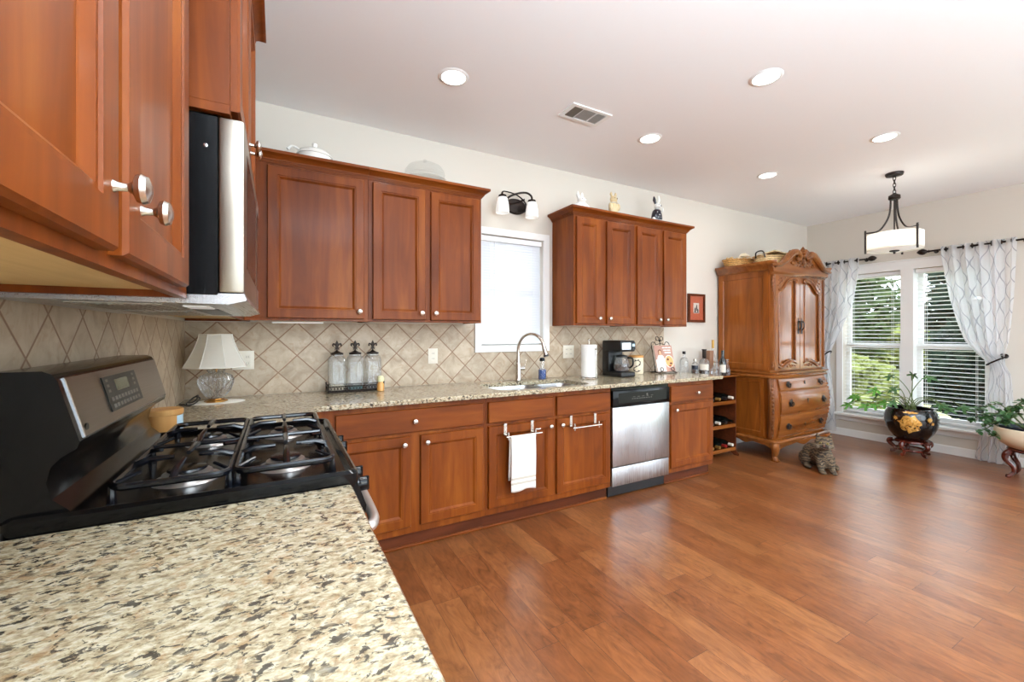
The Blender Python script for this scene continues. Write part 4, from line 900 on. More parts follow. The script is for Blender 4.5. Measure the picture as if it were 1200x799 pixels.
def disc(u, v, ru, rv, d, mat, name='cover_picture', n=20):
    g = G(); g.grid([[LN(u+ru*math.cos(2*PI*k/n), v+rv*math.sin(2*PI*k/n), dd) for k in range(n)] for dd in (d, d+.0008)], closed_u=True, cap=True); g.out(name, mat, cv, local=True, smooth=0)
PH = simple('printed_white', (238, 232, 226), .4); SK = simple('printed_skin', (222, 168, 136), .4); FD = simple('printed_food', (222, 166, 104), .4); HR = simple('printed_brown', (104, 58, 36), .4)
slab(-.105, .0, .008, .125, -.0312, -.0302).out('cover_picture', PH, cv, local=True, smooth=0)
disc(-.045, .125, .042, .05, -.0316, PH); disc(-.045, .195, .024, .030, -.0318, HR); disc(-.045, .190, .018, .025, -.0330, SK)
disc(.052, .105, .052, .062, -.0316, PH); disc(.052, .105, .046, .055, -.0328, FD); disc(.035, .125, .014, .012, -.0338, HR); disc(.066, .085, .016, .011, -.0338, HR); disc(.050, .060, .012, .008, -.0338, M['redfoil'])
g = G()
for k, (a, b, v) in enumerate(((-.01, .02, .236), (.026, .06, .236), (.066, .092, .236), (.0, .04, .21), (.046, .085, .21), (.01, .085, .186))): slab(a, b, v, v+.012, -.0318, -.0302, g)
g.out('title_lettering', PH, cv, local=True, smooth=0)
# ------------------------------------------------------------------ towel bars and towel
def bar(x0, x1, label, extra=True):
    t = thing('towel_bar', label, 'towel bar', ((x0+x1)/2, -.62, .6))
    yf = -.6190
    for x in (x0+.02, x1-.05 if extra else x1-.02):
        g = G()
        g.box(x-.011, x+.011, yf-.0025, yf-.0002, .620, .7008); g.box(x-.011, x+.011, yf-.0025, yf+.012, .7003, .7012)
        g.box(x-.006, x+.006, yf-.045, yf-.002, .620, .628, .001); g.box(x-.006, x+.006, yf-.049, yf-.043, .60, .65, .002)
        g.out('over_door_hook', M['nickel'], t, smooth=0)
    g = G().tube([(x0, yf-.052, .622), (x1, yf-.052, .622)], .0055, 10)
    if extra: g.tube([(x1-.05, yf-.046, .650), (x1-.03, yf-.06, .650), (x1-.02, yf-.062, .653)], .005, 8)
    g.out('rail', M['nickel'], t)
bar(1.792, 2.072, 'nickel over-door towel bar carrying the white towel'); bar(2.335, 2.60, 'empty nickel over-door towel bar on the right sink door', False)
g = G(); rows = []
for s in range(40):
    f = s/39; L1, L2 = .30, .37
    d = f*(L1+L2)
    row = []
    for k in range(13):
        u = k/12; x = 1.822+.190*u; wv = .003*math.sin(u*9+1)*(abs(f-.45)*2)
        if d < L1: row.append((x-.008*(1-d/L1), -.6625+.0035+wv*.3+.003*(1-d/L1), .629-(L1-d)))
        else:
            q = (d-L1)/L2; row.append((x+.002*math.sin(q*5), -.6795-.004*math.sin(q*2)-abs(wv)-.001, .630-q*L2-.006*math.sin(u*7)*q))
    rows.append(row)
tw = g.grid(rows).out('hand_towel', M['towel'], smooth=80); m = tw.modifiers.new('thickness', 'SOLIDIFY'); m.thickness = .004
tag(tw, 'white waffle towel with two taupe stripes hanging on the left sink door', 'towel')
# ------------------------------------------------------------------ above the wall cabinets
ZT = 2.2835
t = thing('soup_tureen', 'white ceramic lidded tureen with a ladle handle on the wall cabinet', 'tureen', (.685, -.20, ZT))
c0 = (.685, -.20, ZT)
G().lathe([(.05, 0), (.052, .01), (.07, .03), (.090, .065), (.096, .10), (.094, .118), (.090, .118)], c0, 36, sx=1.05).out('bowl', M['ceramic'], t)
G().lathe([(.099, .119), (.098, .124), (.085, .145), (.05, .163), (.016, .170), (.010, .176), (.013, .188), (.016, .198), (.010, .206), (.001, .208)], c0, 36, sx=1.05).out('lid', M['ceramic'], t)
G().tube(cr([(.615, -.20, ZT+.132), (.585, -.205, ZT+.155), (.555, -.21, ZT+.158), (.535, -.212, ZT+.135)], 5), [.008, .0075, .007, .009], 10).out('ladle_handle', M['ceramic'], t)
for q in (-1, 1): G().tube(cr([(.685+q*.095, -.225, ZT+.095), (.685+q*.116, -.22, ZT+.105), (.685+q*.116, -.18, ZT+.105), (.685+q*.095, -.175, ZT+.095)], 5), .006, 8).out('side_handle', M['ceramic'], t)
c0 = (1.395, -.19, ZT)
t = thing('glass_cake_stand', 'clear glass cake dome on a footed glass plate', 'cake stand', c0)
G().lathe([(.07, 0), (.072, .004), (.03, .02), (.022, .05), (.03, .075), (.10, .086), (.150, .090), (.156, .098), (.152, .098), (.10, .093), (.001, .092)], c0, 40).out('footed_plate', M['glass_dome'], t)
G().lathe([(.140, .0985), (.140, .135), (.142, .137), (.140, .139), (.136, .165), (.118, .192), (.085, .210), (.045, .219), (.012, .222), (.008, .228), (.014, .240), (.008, .250), (.001, .251)], c0, 40).out('dome', M['glass_dome'], t)
ZR = 2.3435
def fig_mat(c): return simple('figurine_glaze_%d_%d_%d' % c, c, .35, coat=.3)
FW = fig_mat((240, 240, 236)); FB = fig_mat((206, 186, 146)); FN = fig_mat((36, 36, 48))
c = (2.775, -.20)
t = thing('rabbit_figurine', 'small white seated rabbit figurine, nearest the sink window', 'figurine', (c[0], c[1], ZR), group='figurines on the right wall cabinets'); t.scale = (1.2, 1.2, .76)
g = G(); g.ell((0, 0, .06), .062, .05, .065).ell((.03, -.01, .045), .045, .045, .042).ell((-.01, -.02, .135), .032, .032, .034).ell((.0, -.045, .128), .014, .016, .012).ell((.035, -.035, .014), .03, .045, .014).ell((-.04, -.035, .014), .022, .045, .014)
g.tube([(-.02, -.01, .15), (-.03, 0, .20), (-.028, .0, .245)], [.010, .014, .005], 8); g.tube([(.004, -.01, .15), (.008, 0, .195), (.012, .0, .235)], [.010, .014, .005], 8)
b = g.out('body', FW, t, local=True, remesh=.005); G().ell((-.024, -.047, .140), .0035).ell((.008, -.049, .140), .0035).out('eyes', FN, t, local=True)
t = thing('bear_figurine', 'beige standing figurine with a collar, middle of the three on the cabinets', 'figurine', (3.145, -.20, ZR), group='figurines on the right wall cabinets'); t.scale = (.95, .95, .80)
g = G(); g.ell((0, 0, .11), .052, .042, .075).ell((-.022, 0, .04), .026, .03, .045).ell((.022, 0, .04), .026, .03, .045).ell((0, -.005, .215), .040, .036, .040).ell((0, -.035, .205), .02, .016, .014).ell((-.05, -.015, .13), .018, .02, .045).ell((.05, -.015, .13), .018, .02, .045).ell((-.022, -.025, .008), .026, .04, .012).ell((.022, -.025, .008), .026, .04, .012)
for q in (-1, 1): g.tube([(q*.02, 0, .245), (q*.03, 0, .275), (q*.026, 0, .300)], [.010, .014, .006], 8)
g.out('body', FB, t, local=True, remesh=.005); G().lathe([(.034, 0), (.046, .006), (.034, .014)], (0, 0, .168), 20).out('collar', FW, t, local=True); G().ell((-.015, -.039, .222), .004).ell((.015, -.039, .222), .004).ell((0, -.051, .207), .005).out('eyes_and_nose', HR, t, local=True)
t = thing('rabbit_figurine', 'tall white rabbit figurine with one black ear and a dark spotted coat', 'figurine', (3.70, -.20, ZR), group='figurines on the right wall cabinets'); t.scale = (.95, .95, .84)
g = G(); g.ell((0, 0, .12), .045, .04, .07).ell((-.03, -.01, .04), .028, .036, .042).ell((.03, -.01, .04), .028, .036, .042).ell((0, -.01, .225), .040, .036, .038).ell((.0, -.042, .214), .018, .016, .014).ell((.05, -.03, .19), .014, .014, .03).tube([(.015, 0, .25), (.03, 0, .30), (.028, 0, .355)], [.011, .018, .008], 8).ell((-.062, -.02, .07), .018, .018, .024)
g.out('body', FW, t, local=True, remesh=.005)
G().tube([(-.015, 0, .25), (-.034, 0, .295), (-.040, 0, .335)], [.010, .017, .006], 8).out('black_ear', FN, t, local=True)
G().lathe([(.030, .188), (.044, .175), (.056, .13), (.060, .08), (.054, .07), (.001, .07)], (0, 0, 0), 22, sy=.85).out('dark_coat', FN, t, local=True)
g = G()
for a, h in ((-1.2, .15), (-1.8, .12), (-.7, .11), (-1.4, .09), (-2.2, .15), (-2.0, .09)): g.ell((.052*math.cos(a), .047*math.sin(a), h), .005)
g.out('coat_spots', FW, t, local=True); G().ell((-.015, -.044, .232), .004).ell((.015, -.044, .232), .004).ell((0, -.058, .216), .005).out('eyes_and_nose', FN, t, local=True)
# ------------------------------------------------------------------ wall sconce and picture
t = thing('wall_sconce', 'bronze two-light wall fixture with white glass shades above the sink window', 'wall light', (2.262, -.02, 2.37))
zc = 2.385
G().lathe([(.001, -.024), (.075, -.022), (.082, -.014), (.082, -.0005)], (2.235, 0, 2.37), 30, 'y', sx=1.25, sy=.8).out('back_plate', M['bronze'], t)
for s0, s1 in (((2.165, 2.43), (2.105, 2.405)), ((2.33, 2.43), (2.365, 2.405))): pass
G().tube(cr([(2.055, -.115, 2.408), (2.055, -.11, 2.43), (2.09, -.09, 2.452), (2.21, -.06, 2.452), (2.29, -.045, 2.42), (2.33, -.035, 2.37), (2.30, -.03, 2.325), (2.23, -.028, 2.315)], 6), .0085, 8, flat=.6).out('scroll_arm', M['bronze'], t)
G().tube(cr([(2.33, -.115, 2.408), (2.328, -.112, 2.44), (2.30, -.095, 2.468), (2.25, -.07, 2.470), (2.17, -.05, 2.44), (2.14, -.04, 2.41), (2.17, -.03, 2.38), (2.24, -.026, 2.40), (2.31, -.03, 2.435)], 6), .0085, 8, flat=.6).out('scroll_arm', M['bronze'], t)
for x in (2.055, 2.33):
    G().lathe([(.012, .012), (.032, .006), (.034, -.006), (.028, -.014)], (x, -.115, 2.402), 20).out('shade_cap', M['bronze'], t)
    G().lathe([(.033, -.012), (.040, -.02), (.050, -.07), (.055, -.135), (.052, -.135), (.047, -.07), (.036, -.02)], (x, -.115, 2.402), 32).out('glass_shade', M['shade'], t)
t = thing('framed_picture', 'dark framed picture with a red mat beside the right wall cabinets', 'picture', (4.525, -.01, 1.42))
G().prism([rect(4.385, 4.66, 1.425, 1.738), rect(4.41, 4.635, 1.45, 1.713)], -.026, -.002, 'y').out('frame', M['wood_dark'], t, smooth=0)
G().prism([rect(4.409, 4.636, 1.449, 1.714), rect(4.475, 4.57, 1.525, 1.638)], -.014, -.012, 'y').out('red_mat', simple('terracotta_mat', (196, 96, 66), .7), t, smooth=0)
p = G().box(4.474, 4.571, -.0115, -.008, 1.524, 1.639).out('print', M['label'], t, smooth=0)
g = G().ell((4.505, -.0125, 1.56), .013, .001, .03).ell((4.53, -.0125, 1.585), .01, .001, .035).ell((4.55, -.0125, 1.555), .011, .001, .022).box(4.48, 4.565, -.0128, -.0116, 1.53, 1.538).out('printed_motif', M['navy'], p)
G().box(4.41, 4.635, -.0185, -.0175, 1.45, 1.713).out('picture_glass', M['pane'], t, smooth=0)
# ------------------------------------------------------------------ armoire
A0, A1, AC = 4.89, 5.93, 5.41
t = thing('armoire', 'tall carved two-piece armoire with arched doors over three drawers', 'armoire', (AC, -.33, 0))
az, ax_, ac = M['arm_z'], M['arm_x'], M['arm_carve']
G().box(A0+.012, A1-.012, -.598, -.02, .90, 1.96, .002).out('upper_case', az, t, smooth=0)
FXm = lambda x: (lambda u, v, d: (x-d, u, v))
SP = [(0, .010), (.055, .010), (.062, .003), (.07, .003)]
G().panel(-.585, -.025, .925, 1.95, FXm(A0+.011), SP).out('side_panel', az, t, smooth=0)
G().panel(-.585, -.025, .925, 1.95, FX(A1-.011), SP).out('side_panel', az, t, smooth=0)
CN = [(-.01, 1.955), (.006, 1.955), (.010, 1.972), (.022, 1.978), (.030, 2.0), (.050, 2.012), (.056, 2.03), (.056, 2.043), (-.01, 2.043)]
G().sweep([(A0, -.02), (A0, -.625), (A0+.02, -.645)], CN).out('cornice', ax_, t, smooth=45); G().sweep([(A1-.02, -.645), (A1, -.625), (A1, -.02)], CN).out('cornice', ax_, t, smooth=45)
G().box(A0, A1, -.60, -.02, 1.96, 2.043).out('top_board', ax_, t, smooth=0)
# pediment
half = [(.555, 1.975), (.555, 2.00), (.50, 2.005), (.42, 2.02), (.34, 2.06), (.27, 2.115), (.20, 2.150), (.13, 2.155), (.085, 2.13), (.06, 2.09), (.0, 2.08)]
cur = cr([(x, z, 0) for x, z in half[1:]], 4)
poly = [(AC-.535, 1.935)]+[(AC-p.x, p.y) for p in cur]+[(AC+p.x, p.y) for p in cur[::-1][1:]]+[(AC+.535, 1.935)]
pd = G().prism(poly, -.648, -.602, 'y').out('pediment', ax_, t, smooth=0)
for q in (-1, 1):
    sc = cr([(AC+q*.575, -.655, 1.992), (AC+q*.50, -.66, 2.000), (AC+q*.42, -.66, 2.016), (AC+q*.34, -.66, 2.058), (AC+q*.27, -.66, 2.112), (AC+q*.20, -.66, 2.150), (AC+q*.135, -.662, 2.158), (AC+q*.085, -.664, 2.13), (AC+q*.085, -.664, 2.095), (AC+q*.12, -.664, 2.085), (AC+q*.135, -.664, 2.11)], 5)
    G().tube(sc, [.014, .022, .026, .030, .034, .036, .034, .028, .022, .018, .016], 10).out('scroll_moulding', ac, pd)
g = G(); g.lathe([(.02, 2.02), (.045, 2.05), (.03, 2.09), (.045, 2.13), (.050, 2.17), (.03, 2.205), (.001, 2.235)], (AC, -.655, 0), 14, sy=.6)
for k in range(7):
    a = PI*(k/6); g.tube(cr([(AC+.02*math.cos(a), -.675, 2.10+.02*math.sin(a)), (AC+.05*math.cos(a), -.69, 2.12+.06*math.sin(a)), (AC+.075*math.cos(a), -.675, 2.11+.085*math.sin(a))], 3), [.012, .014, .005], 7)
for q in (-1, 1):
    for dx, dz, r in ((.05, 2.05, .022), (.09, 2.03, .018), (.13, 2.035, .020), (.17, 2.03, .014), (.21, 2.045, .016), (.08, 2.07, .014), (.03, 2.02, .016)): g.ell((AC+q*dx, -.652, dz), r*1.4, .012, r, 1, Matrix.Rotation(q*dx*4, 3, 'Y'))
g.out('carved_crest', ac, pd)
G().sweep([(A0+.01, -.60), (A0+.02, -.622), (A1-.02, -.622), (A1-.01, -.60)], [(0, 1.905), (.010, 1.905), (.014, 1.92), (.026, 1.928), (.030, 1.942), (0, 1.942)]).out('frieze_moulding', ax_, t, smooth=45)
# doors
def am_door(q):
    # u: 0 outer .. 1 inner
    uo, ui = (A0+.045, AC-.004) if q < 0 else (A1-.045, AC+.004)
    z0, z1 = .925, 1.902
    X = lambda u: lerp(uo, ui, u)
    top = cr([(X(.17), 1.735, 0), (X(.30), 1.755, 0), (X(.48), 1.83, 0), (X(.68), 1.868, 0), (X(.82), 1.862, 0)], 6)
    bot = cr([(X(.82), 1.000, 0), (X(.66), 1.022, 0), (X(.46), 1.008, 0), (X(.30), .975, 0), (X(.17), .985, 0)], 6)
    inner = [(p.x, p.y) for p in top]+[(p.x, p.y) for p in bot]
    d = G().prism([rect(min(uo, ui), max(uo, ui), z0, z1), inner], -.624, -.600, 'y').out('door', M['arm_f'], t, smooth=0)
    G().box(min(X(.12), X(.88)), max(X(.12), X(.88)), -.609, -.603, .96, 1.885).out('door_panel', M['arm_f'], d, smooth=0)
    G().tube([(p[0], -.624, p[1]) for p in inner], .0105, 8, closed=True).out('panel_moulding', ax_, d)
    g = G()
    g.tube(cr([(X(.80), -.630, 1.84), (X(.86), -.632, 1.86), (X(.80), -.632, 1.885), (X(.64), -.630, 1.885), (X(.46), -.630, 1.85), (X(.28), -.628, 1.77), (X(.14), -.628, 1.755)], 5), [.010, .013, .014, .013, .012, .011, .008], 8)
    for u, z, r in ((.22, 1.83, .012), (.30, 1.855, .016), (.36, 1.87, .013), (.14, 1.80, .010), (.42, 1.885, .010), (.27, 1.88, .010), (.17, 1.86, .011)): g.ell((X(u), -.626, z), r*1.5, .008, r, 1, Matrix.Rotation(q*.7, 3, 'Y'))
    g.out('door_carving', ac, d); g = G(); g.tube(cr([(X(.86), -.628, .985), (X(.68), -.630, 1.006), (X(.46), -.630, .985), (X(.28), -.628, .945), (X(.14), -.628, .955)], 5), [.008, .012, .013, .011, .007], 8)
    for u, z, r in ((.60, .970, .015), (.70, .962, .013), (.50, .955, .013), (.80, .960, .010), (.62, .950, .010)): g.ell((X(u), -.626, z), r*1.5, .008, r, 1, Matrix.Rotation(-q*.5, 3, 'Y'))
    g.out('door_carving', ac, d)
    h = G(); xh = X(.945)
    h.prism([(xh-.012, 1.30), (xh+.012, 1.30), (xh+.018, 1.33), (xh+.010, 1.36), (xh+.018, 1.40), (xh+.010, 1.44), (xh, 1.47), (xh-.010, 1.44), (xh-.018, 1.40), (xh-.010, 1.36), (xh-.018, 1.33)], -.627, -.6235, 'y')
    h.tube(cr([(xh, -.630, 1.43), (xh, -.648, 1.42), (xh, -.650, 1.37), (xh, -.632, 1.34)], 4), .006, 8)
    h.out('door_handle', M['bronze'], d)
    g = G()
    for z in (1.02, 1.37, 1.78): g.cyl((uo-q*.002+q*.004, -.618, z), .006, .045, seg=8)
    g.out('hinge', M['bronze'], d)
am_door(-1); am_door(1)
def post(x, q):
    g = G(); g.prism([(x, -.598), (x, -.615), (x-q*.012, -.632) if False else (x+(-q)*.012, -.634), (x+(-q)*.036, -.634), (x+(-q)*.036, -.598)], .925, 1.905, 'z')
    for z, r in ((1.87, .020), (1.84, .024), (1.80, .020), (1.765, .015), (1.735, .011), (1.0, .016), (.97, .02)): g.ell((x-q*.006, -.622, z), r*.8, r*.6, r*1.3, 1)
    for z in (1.60, 1.10): g.box(x-q*.03, x+q*.004, -.637, -.60, z-.006, z+.006, .002)
    g.out('corner_post', ac, t)
post(A0+.012, -1); post(A1-.012, 1)
G().sweep([(A0, -.02), (A0, -.615), (A0+.022, -.64), (A1-.022, -.64), (A1, -.615), (A1, -.02)], [(-.02, .842), (.012, .842), (.016, .855), (.006, .866), (.010, .880), (.024, .888), (.026, .902), (-.02, .906)]).out('waist_moulding', ax_, t, smooth=45)
# bombe chest
def bul(z):
    f = (z-.205)/(.845-.205)
    return max(0, .05*math.sin(PI*min(1, (1-f)**.85))**1.2)*(1.0) if f < 1 else 0
g = G(); rows = []
for k in range(17):
    z = lerp(.205, .845, k/16); b = bul(z)
    rows.append([(A0+.022, -.02, z), (A0+.022, -.56, z), (A0+.022-b*.6, -.60-b*.5, z), (A0+.055-b*.5, -.625-b, z), (AC-.2, -.628-b*1.15, z), (AC+.2, -.628-b*1.15, z), (A1-.055+b*.5, -.625-b, z), (A1-.022+b*.6, -.60-b*.5, z), (A1-.022, -.56, z), (A1-.022, -.02, z)])
g.grid(rows, closed_u=True, cap=True).out('chest_body', az, t, smooth=28)
G().panel(-.53, -.05, .235, .825, FXm(A0+.0225), [(0, .010), (.035, .010), (.042, .002), (.05, .002)]).out('side_panel', az, t, smooth=0)
g = G()
for q, xx in ((-1, A0), (1, A1)):
    pts = []; 
    for k in range(13):
        z = lerp(.22, .83, k/12); b = bul(z); pts.append((xx-q*.022+q*b*.9, -.592-b*.75, z))
    g.tube(pts, [.022]+[.03]*5+[.026]*7, 10)
    for k in range(14):
        z = .25+k*.04; b = bul(z); g.ell((xx-q*.022+q*(b*.9+.010), -.608-b*.78, z), .016, .018, .022, 1, Matrix.Rotation(.5*(-1)**k, 3, 'X'))
g.out('corner_post', ac, t)
PULL = [(.001, -.006), (.016, -.005), (.026, -.003), (.034, 0)]
for z0, z1 in ((.712, .832), (.475, .700), (.232, .462)):
    rows = []
    for k in range(9):
        z = lerp(z0, z1, k/8); b = bul(z); hw = .445+b*.55
        F = [(-hw, -.630-b*1.05), (-.2, -.636-b*1.15), (.2, -.636-b*1.15), (hw, -.630-b*1.05)]
        e = .007 if k in (0, 8) else 0
        rows.append([(AC+x, y-.012+e, z) for x, y in F]+[(AC+x, y+.004, z) for x, y in F[::-1]])
    d = G().grid(rows, closed_u=True, cap=True).out('drawer', ax_, t, smooth=28)
    zm = (z0+z1)/2; b = bul(zm); yf = -.648-b*1.12
    for q in (-1, 1):
        xh = AC+q*(.31+b*.2); g = G()
        g.lathe([(r*1.15, h) for r, h in PULL], (xh, yf, zm), 12, 'y', flute=.12, nf=6)
        g.tube([(xh+.028*math.cos(a), yf-.012-.004*math.sin(-a), zm+.004+.034*math.sin(a)) for a in [PI+PI*k/10 for k in range(11)]], .0045, 8)
        for s in (-1, 1): g.ell((xh+s*.028, yf-.008, zm+.006), .008)
        g.out('drawer_pull', M['bronze'], d)
    g = G().prism([(AC, zm-.028), (AC+.012, zm), (AC+.006, zm+.02), (AC, zm+.03), (AC-.006, zm+.02), (AC-.012, zm)], yf-.003, yf+.003, 'y').out('keyhole_plate', M['bronze'], d, smooth=0)
G().sweep([(A0+.0, -.02), (A0+.0, -.64), (A0+.03, -.665), (A1-.03, -.665), (A1, -.64), (A1, -.02)], [(-.02, .178), (.014, .178), (.02, .186), (.02, .200), (.008, .210), (-.01, .214), (-.02, .214)]).out('base_moulding', ax_, t, smooth=45)
def scallop(a, b, zt, lo, mid):
    n = 40; P = [(a, zt), ]; out = []
    for k in range(n+1):
        f = k/n; s = abs(f-.5)*2
        out.append((lerp(a, b, f), zt-(lo+mid*(.5+.5*math.cos(PI*min(1, s*1.0)*3))*(1 if s < .34 else .35)+.045*max(0, (s-.7)/.3)**1.5)))
    return [(b, zt), (a, zt)]+out
G().prism(scallop(A0+.05, A1-.05, .18, .025, .035), -.668, -.645, 'y').out('front_apron', ax_, t, smooth=0)
for x0, x1 in ((A0+.002, A0+.022), (A1-.022, A1-.002)): G().prism(scallop(-.62, -.05, .18, .022, .025), x0, x1, 'x').out('side_apron', ax_, t, smooth=0)
for q, x in ((-1, A0+.028), (1, A1-.028)):
    for fy, y in ((-1, -.636), (1, -.06)):
        pts = cr([(x, y, .180), (x+q*.012, y+fy*.012, .14), (x+q*.008, y+fy*.008, .09), (x-q*.004, y-fy*.004, .05), (x+q*.004, y+fy*.008, .012), (x+q*.006, y+fy*.012, .0)], 5)
        g = G().tube(pts, [.040, .042, .034, .027, .030, .034], 10)
        g.box(x-.032+q*.006, x+.032+q*.006, y-.034+fy*.01, y+.034+fy*.01, 0, .018, .006, 2); g.out('foot', ac, t)
# ------------------------------------------------------------------ baskets on the armoire
ZB = 2.0435
def basket(name, label, x, y, rz, a, b, h, mat, flare=1.15):
    t = thing(name, label, 'basket', (x, y, ZB), rz=rz, group='baskets on top of the armoire')
    g = G(); rows = []
    for k in range(7):
        f = k/6; s = lerp(1, flare, f); rows.append([(a*s*math.cos(2*PI*i/36), b*s*math.sin(2*PI*i/36), h*f) for i in range(36)])
    rows += [[(p[0]*.95, p[1]*.95, p[2]) for p in rows[-1]], [(p[0]*.92, p[1]*.92, .02) for p in rows[0]]]
    g.grid(rows, closed_u=True, cap=True); g.out('woven_body', mat, t, local=True)
    g = G()
    for dr in (0, PI/12): g.tube([((a*flare)*math.cos(2*PI*i/36), (b*flare)*math.sin(2*PI*i/36), h+.004*math.sin(i*3+dr*12)) for i in range(36)], .007, 6, closed=True)
    g.out('rim', mat, t, local=True); return t
t = basket('bread_basket', 'shallow oval wicker basket of small ornaments at the back left of the armoire top', 5.045, -.165, math.radians(-30), .145, .085, .085, M['wicker'], 1.2)
g = G(); random.seed(3)
for k in range(16): g.ell((random.uniform(-.12, .12), random.uniform(-.06, .06), random.uniform(.07, .11)), random.uniform(.016, .03), None, random.uniform(.012, .022), 1)
g.out('dried_ornaments', M['wicker_p'], t, local=True)
g = G().ell((.07, 0, .135), .05, .035, .018).tube(cr([(.0, 0, .10), (.03, 0, .15), (.07, -.01, .155), (.12, 0, .13)], 4), .008, 6).ell((.075, 0, .16), .012).out('bird_ornament', M['cream'], t, local=True)
t = basket('picnic_basket', 'pale wicker basket with peaked double lid and dark handle on the armoire', 5.14, -.465, math.radians(-30), .155, .095, .085, M['wicker_p'], 1.1)
g = G()
for q in (-1, 1): g.prism([(0, .135), (q*.155, .09), (q*.155, .10), (0, .147)], -.085, .085, 'y')
g.out('lid', M['wicker_p'], t, local=True, smooth=0)
g = G()
for q in (-1, 1): g.tube(cr([(q*.168, -.02, .07), (q*.19, -.07, .12), (q*.14, -.10, .13), (q*.12, -.112, .06)], 5), .007, 8)
g.out('dark_handle', M['bronze'], t, local=True)
t = basket('round_basket', 'deep orange-brown basket behind the pediment of the armoire', 5.50, -.33, 0, .095, .09, .165, M['wicker_o'], 1.1)
t = thing('lined_basket', 'rectangular wicker basket with a white liner at the right end of the armoire top', 'basket', (5.865, -.44, ZB), group='baskets on top of the armoire')
g = G(); rows = [[(p[0]*s, p[1]*s, z) for p in rrect(-.10, .10, -.12, .12, .03)] for s, z in ((.86, 0), (1, .115), (.95, .115), (.82, .02))]; g.grid(rows, closed_u=True, cap=True).out('woven_body', M['wicker'], t, local=True)
g = G(); rows = [[(p[0]*s, p[1]*s, z) for p in rrect(-.10, .10, -.12, .12, .03)] for s, z in ((1.03, .09), (1.05, .122), (.97, .125), (.93, .09))]; g.grid(rows, closed_u=True).out('white_liner', M['mat'], t, local=True)
# ------------------------------------------------------------------ wine rack and bottles
t = thing('wine_rack', 'open wooden wine rack between the worktop end and the armoire', 'wine rack', (4.44, -.17, 0))
G().box(4.075, 4.80, -.335, -.015, .842, .860, .005, 2).out('top_board', M['arm_x'], t)
for x in (4.085, 4.765):
    G().prism([(-.31, .842), (-.31, .05), (-.345, .012), (-.34, 0), (-.29, .0), (-.25, .03), (-.08, .03), (-.05, 0), (-.02, 0), (-.02, .842)], x, x+.016, 'x').out('side_panel', M['wood_dark'], t, smooth=0)
SH = (.065, .315, .565)
for z in SH: G().box(4.102, 4.764, -.305, -.022, z, z+.014, .002).box(4.102, 4.764, -.312, -.300, z-.012, z+.026, .003).out('shelf', M['arm_x'], t, smooth=0)
G().box(4.102, 4.764, -.021, -.017, .05, .842).out('back_board', M['wood_dark'], t, smooth=0)
foil = [M['redfoil'], M['goldfoil'], M['label'], M['black_p'], M['wine']]
fw = ['red', 'gold', 'pale', 'black', 'dark']
WB = [(.038, 0), (.038, .19), (.030, .215), (.015, .24), (.0145, .285)]
for si, (z, sw) in enumerate(zip(SH, ('bottom', 'middle', 'top'))):
    for k in range(6):
        x = 4.175+k*.107; fi = [(2, 0, 1, 1, 0, 2), (3, 4, 3, 2, 3, 4), (4, 2, 3, 1, 3, 2)][si][k]
        cnt = ['farthest left', 'second from the left', 'third from the left', 'third from the right', 'second from the right', 'farthest right'][k]
        b = thing('wine_bottle', f'dark wine bottle, {fw[fi]} foil, {sw} shelf of the rack, {cnt}', 'bottle', (x, -.17, z+.0145), group='wine bottles lying in the rack')
        G().lathe([(r, -.03-h) for r, h in WB], (x, 0, z+.0145+.0385), 14, 'y').out('glass_body', M['wine'], b)
        G().lathe([(.0155, -.27), (.0158, -.318), (.001, -.3185)], (x, 0, z+.0145+.0385), 12, 'y').out('foil_cap', foil[fi], b)
ZW = .8605
def bottle(label, x, y, prof, mat, name='liquor_bottle', cat='bottle', liquid=None, lm=None, cap=None, cm=None, lab=None, labm=None, seg=22, flute=0, nf=0, sm=40):
    b = thing(name, label, cat, (x, y, ZW), group='bottles and decanters on the wine rack')
    G().lathe(prof, (x, y, ZW), seg, flute=flute, nf=nf).out('glass_body', mat, b, smooth=sm)
    if liquid: G().lathe(liquid, (x, y, ZW), seg).out('liquor', lm, b)
    if cap: G().lathe(cap, (x, y, ZW), 16).out('stopper', cm, b)
    if lab:
        r, z0, z1 = lab; A = math.atan2(-3.106-y, .488-x)
        G().grid([[(x+r*math.cos(A+a), y+r*math.sin(A+a), ZW+z) for a in [math.radians(v) for v in range(-50, 51, 10)]] for z in (z0, z1)]).out('label', labm, b)
    return b
bottle('tall clear square-shouldered bottle with a black cap, nearest the cookbook', 4.262, -.062, [(.040, 0), (.043, .004), (.043, .15), (.034, .175), (.015, .19), (.014, .225)], M['glass'], cap=[(.017, .222), (.017, .252), (.001, .253)], cm=M['black_p'])
bottle('short bottle of brown liquor with a black and white label', 4.338, -.138, [(.036, 0), (.038, .004), (.038, .10), (.03, .125), (.014, .14), (.014, .155)], M['glass'], liquid=[(.035, .004), (.035, .06), (.001, .061)], lm=M['liquor'], cap=[(.016, .15), (.016, .172), (.001, .173)], cm=M['nickel'], lab=(.0388, .062, .105), labm=M['navy'])
bottle('large clear whiskey bottle with a dark wrapped stopper', 4.425, -.185, [(.05, 0), (.054, .004), (.054, .12), (.046, .155), (.018, .18), (.016, .20)], M['glass'], liquid=[(.050, .004), (.050, .055), (.001, .056)], lm=M['liquor'], cap=[(.018, .178), (.020, .185), (.020, .262), (.024, .266), (.024, .276), (.001, .277)], cm=M['bronze'], lab=(.0546, .06, .12), labm=M['label'])
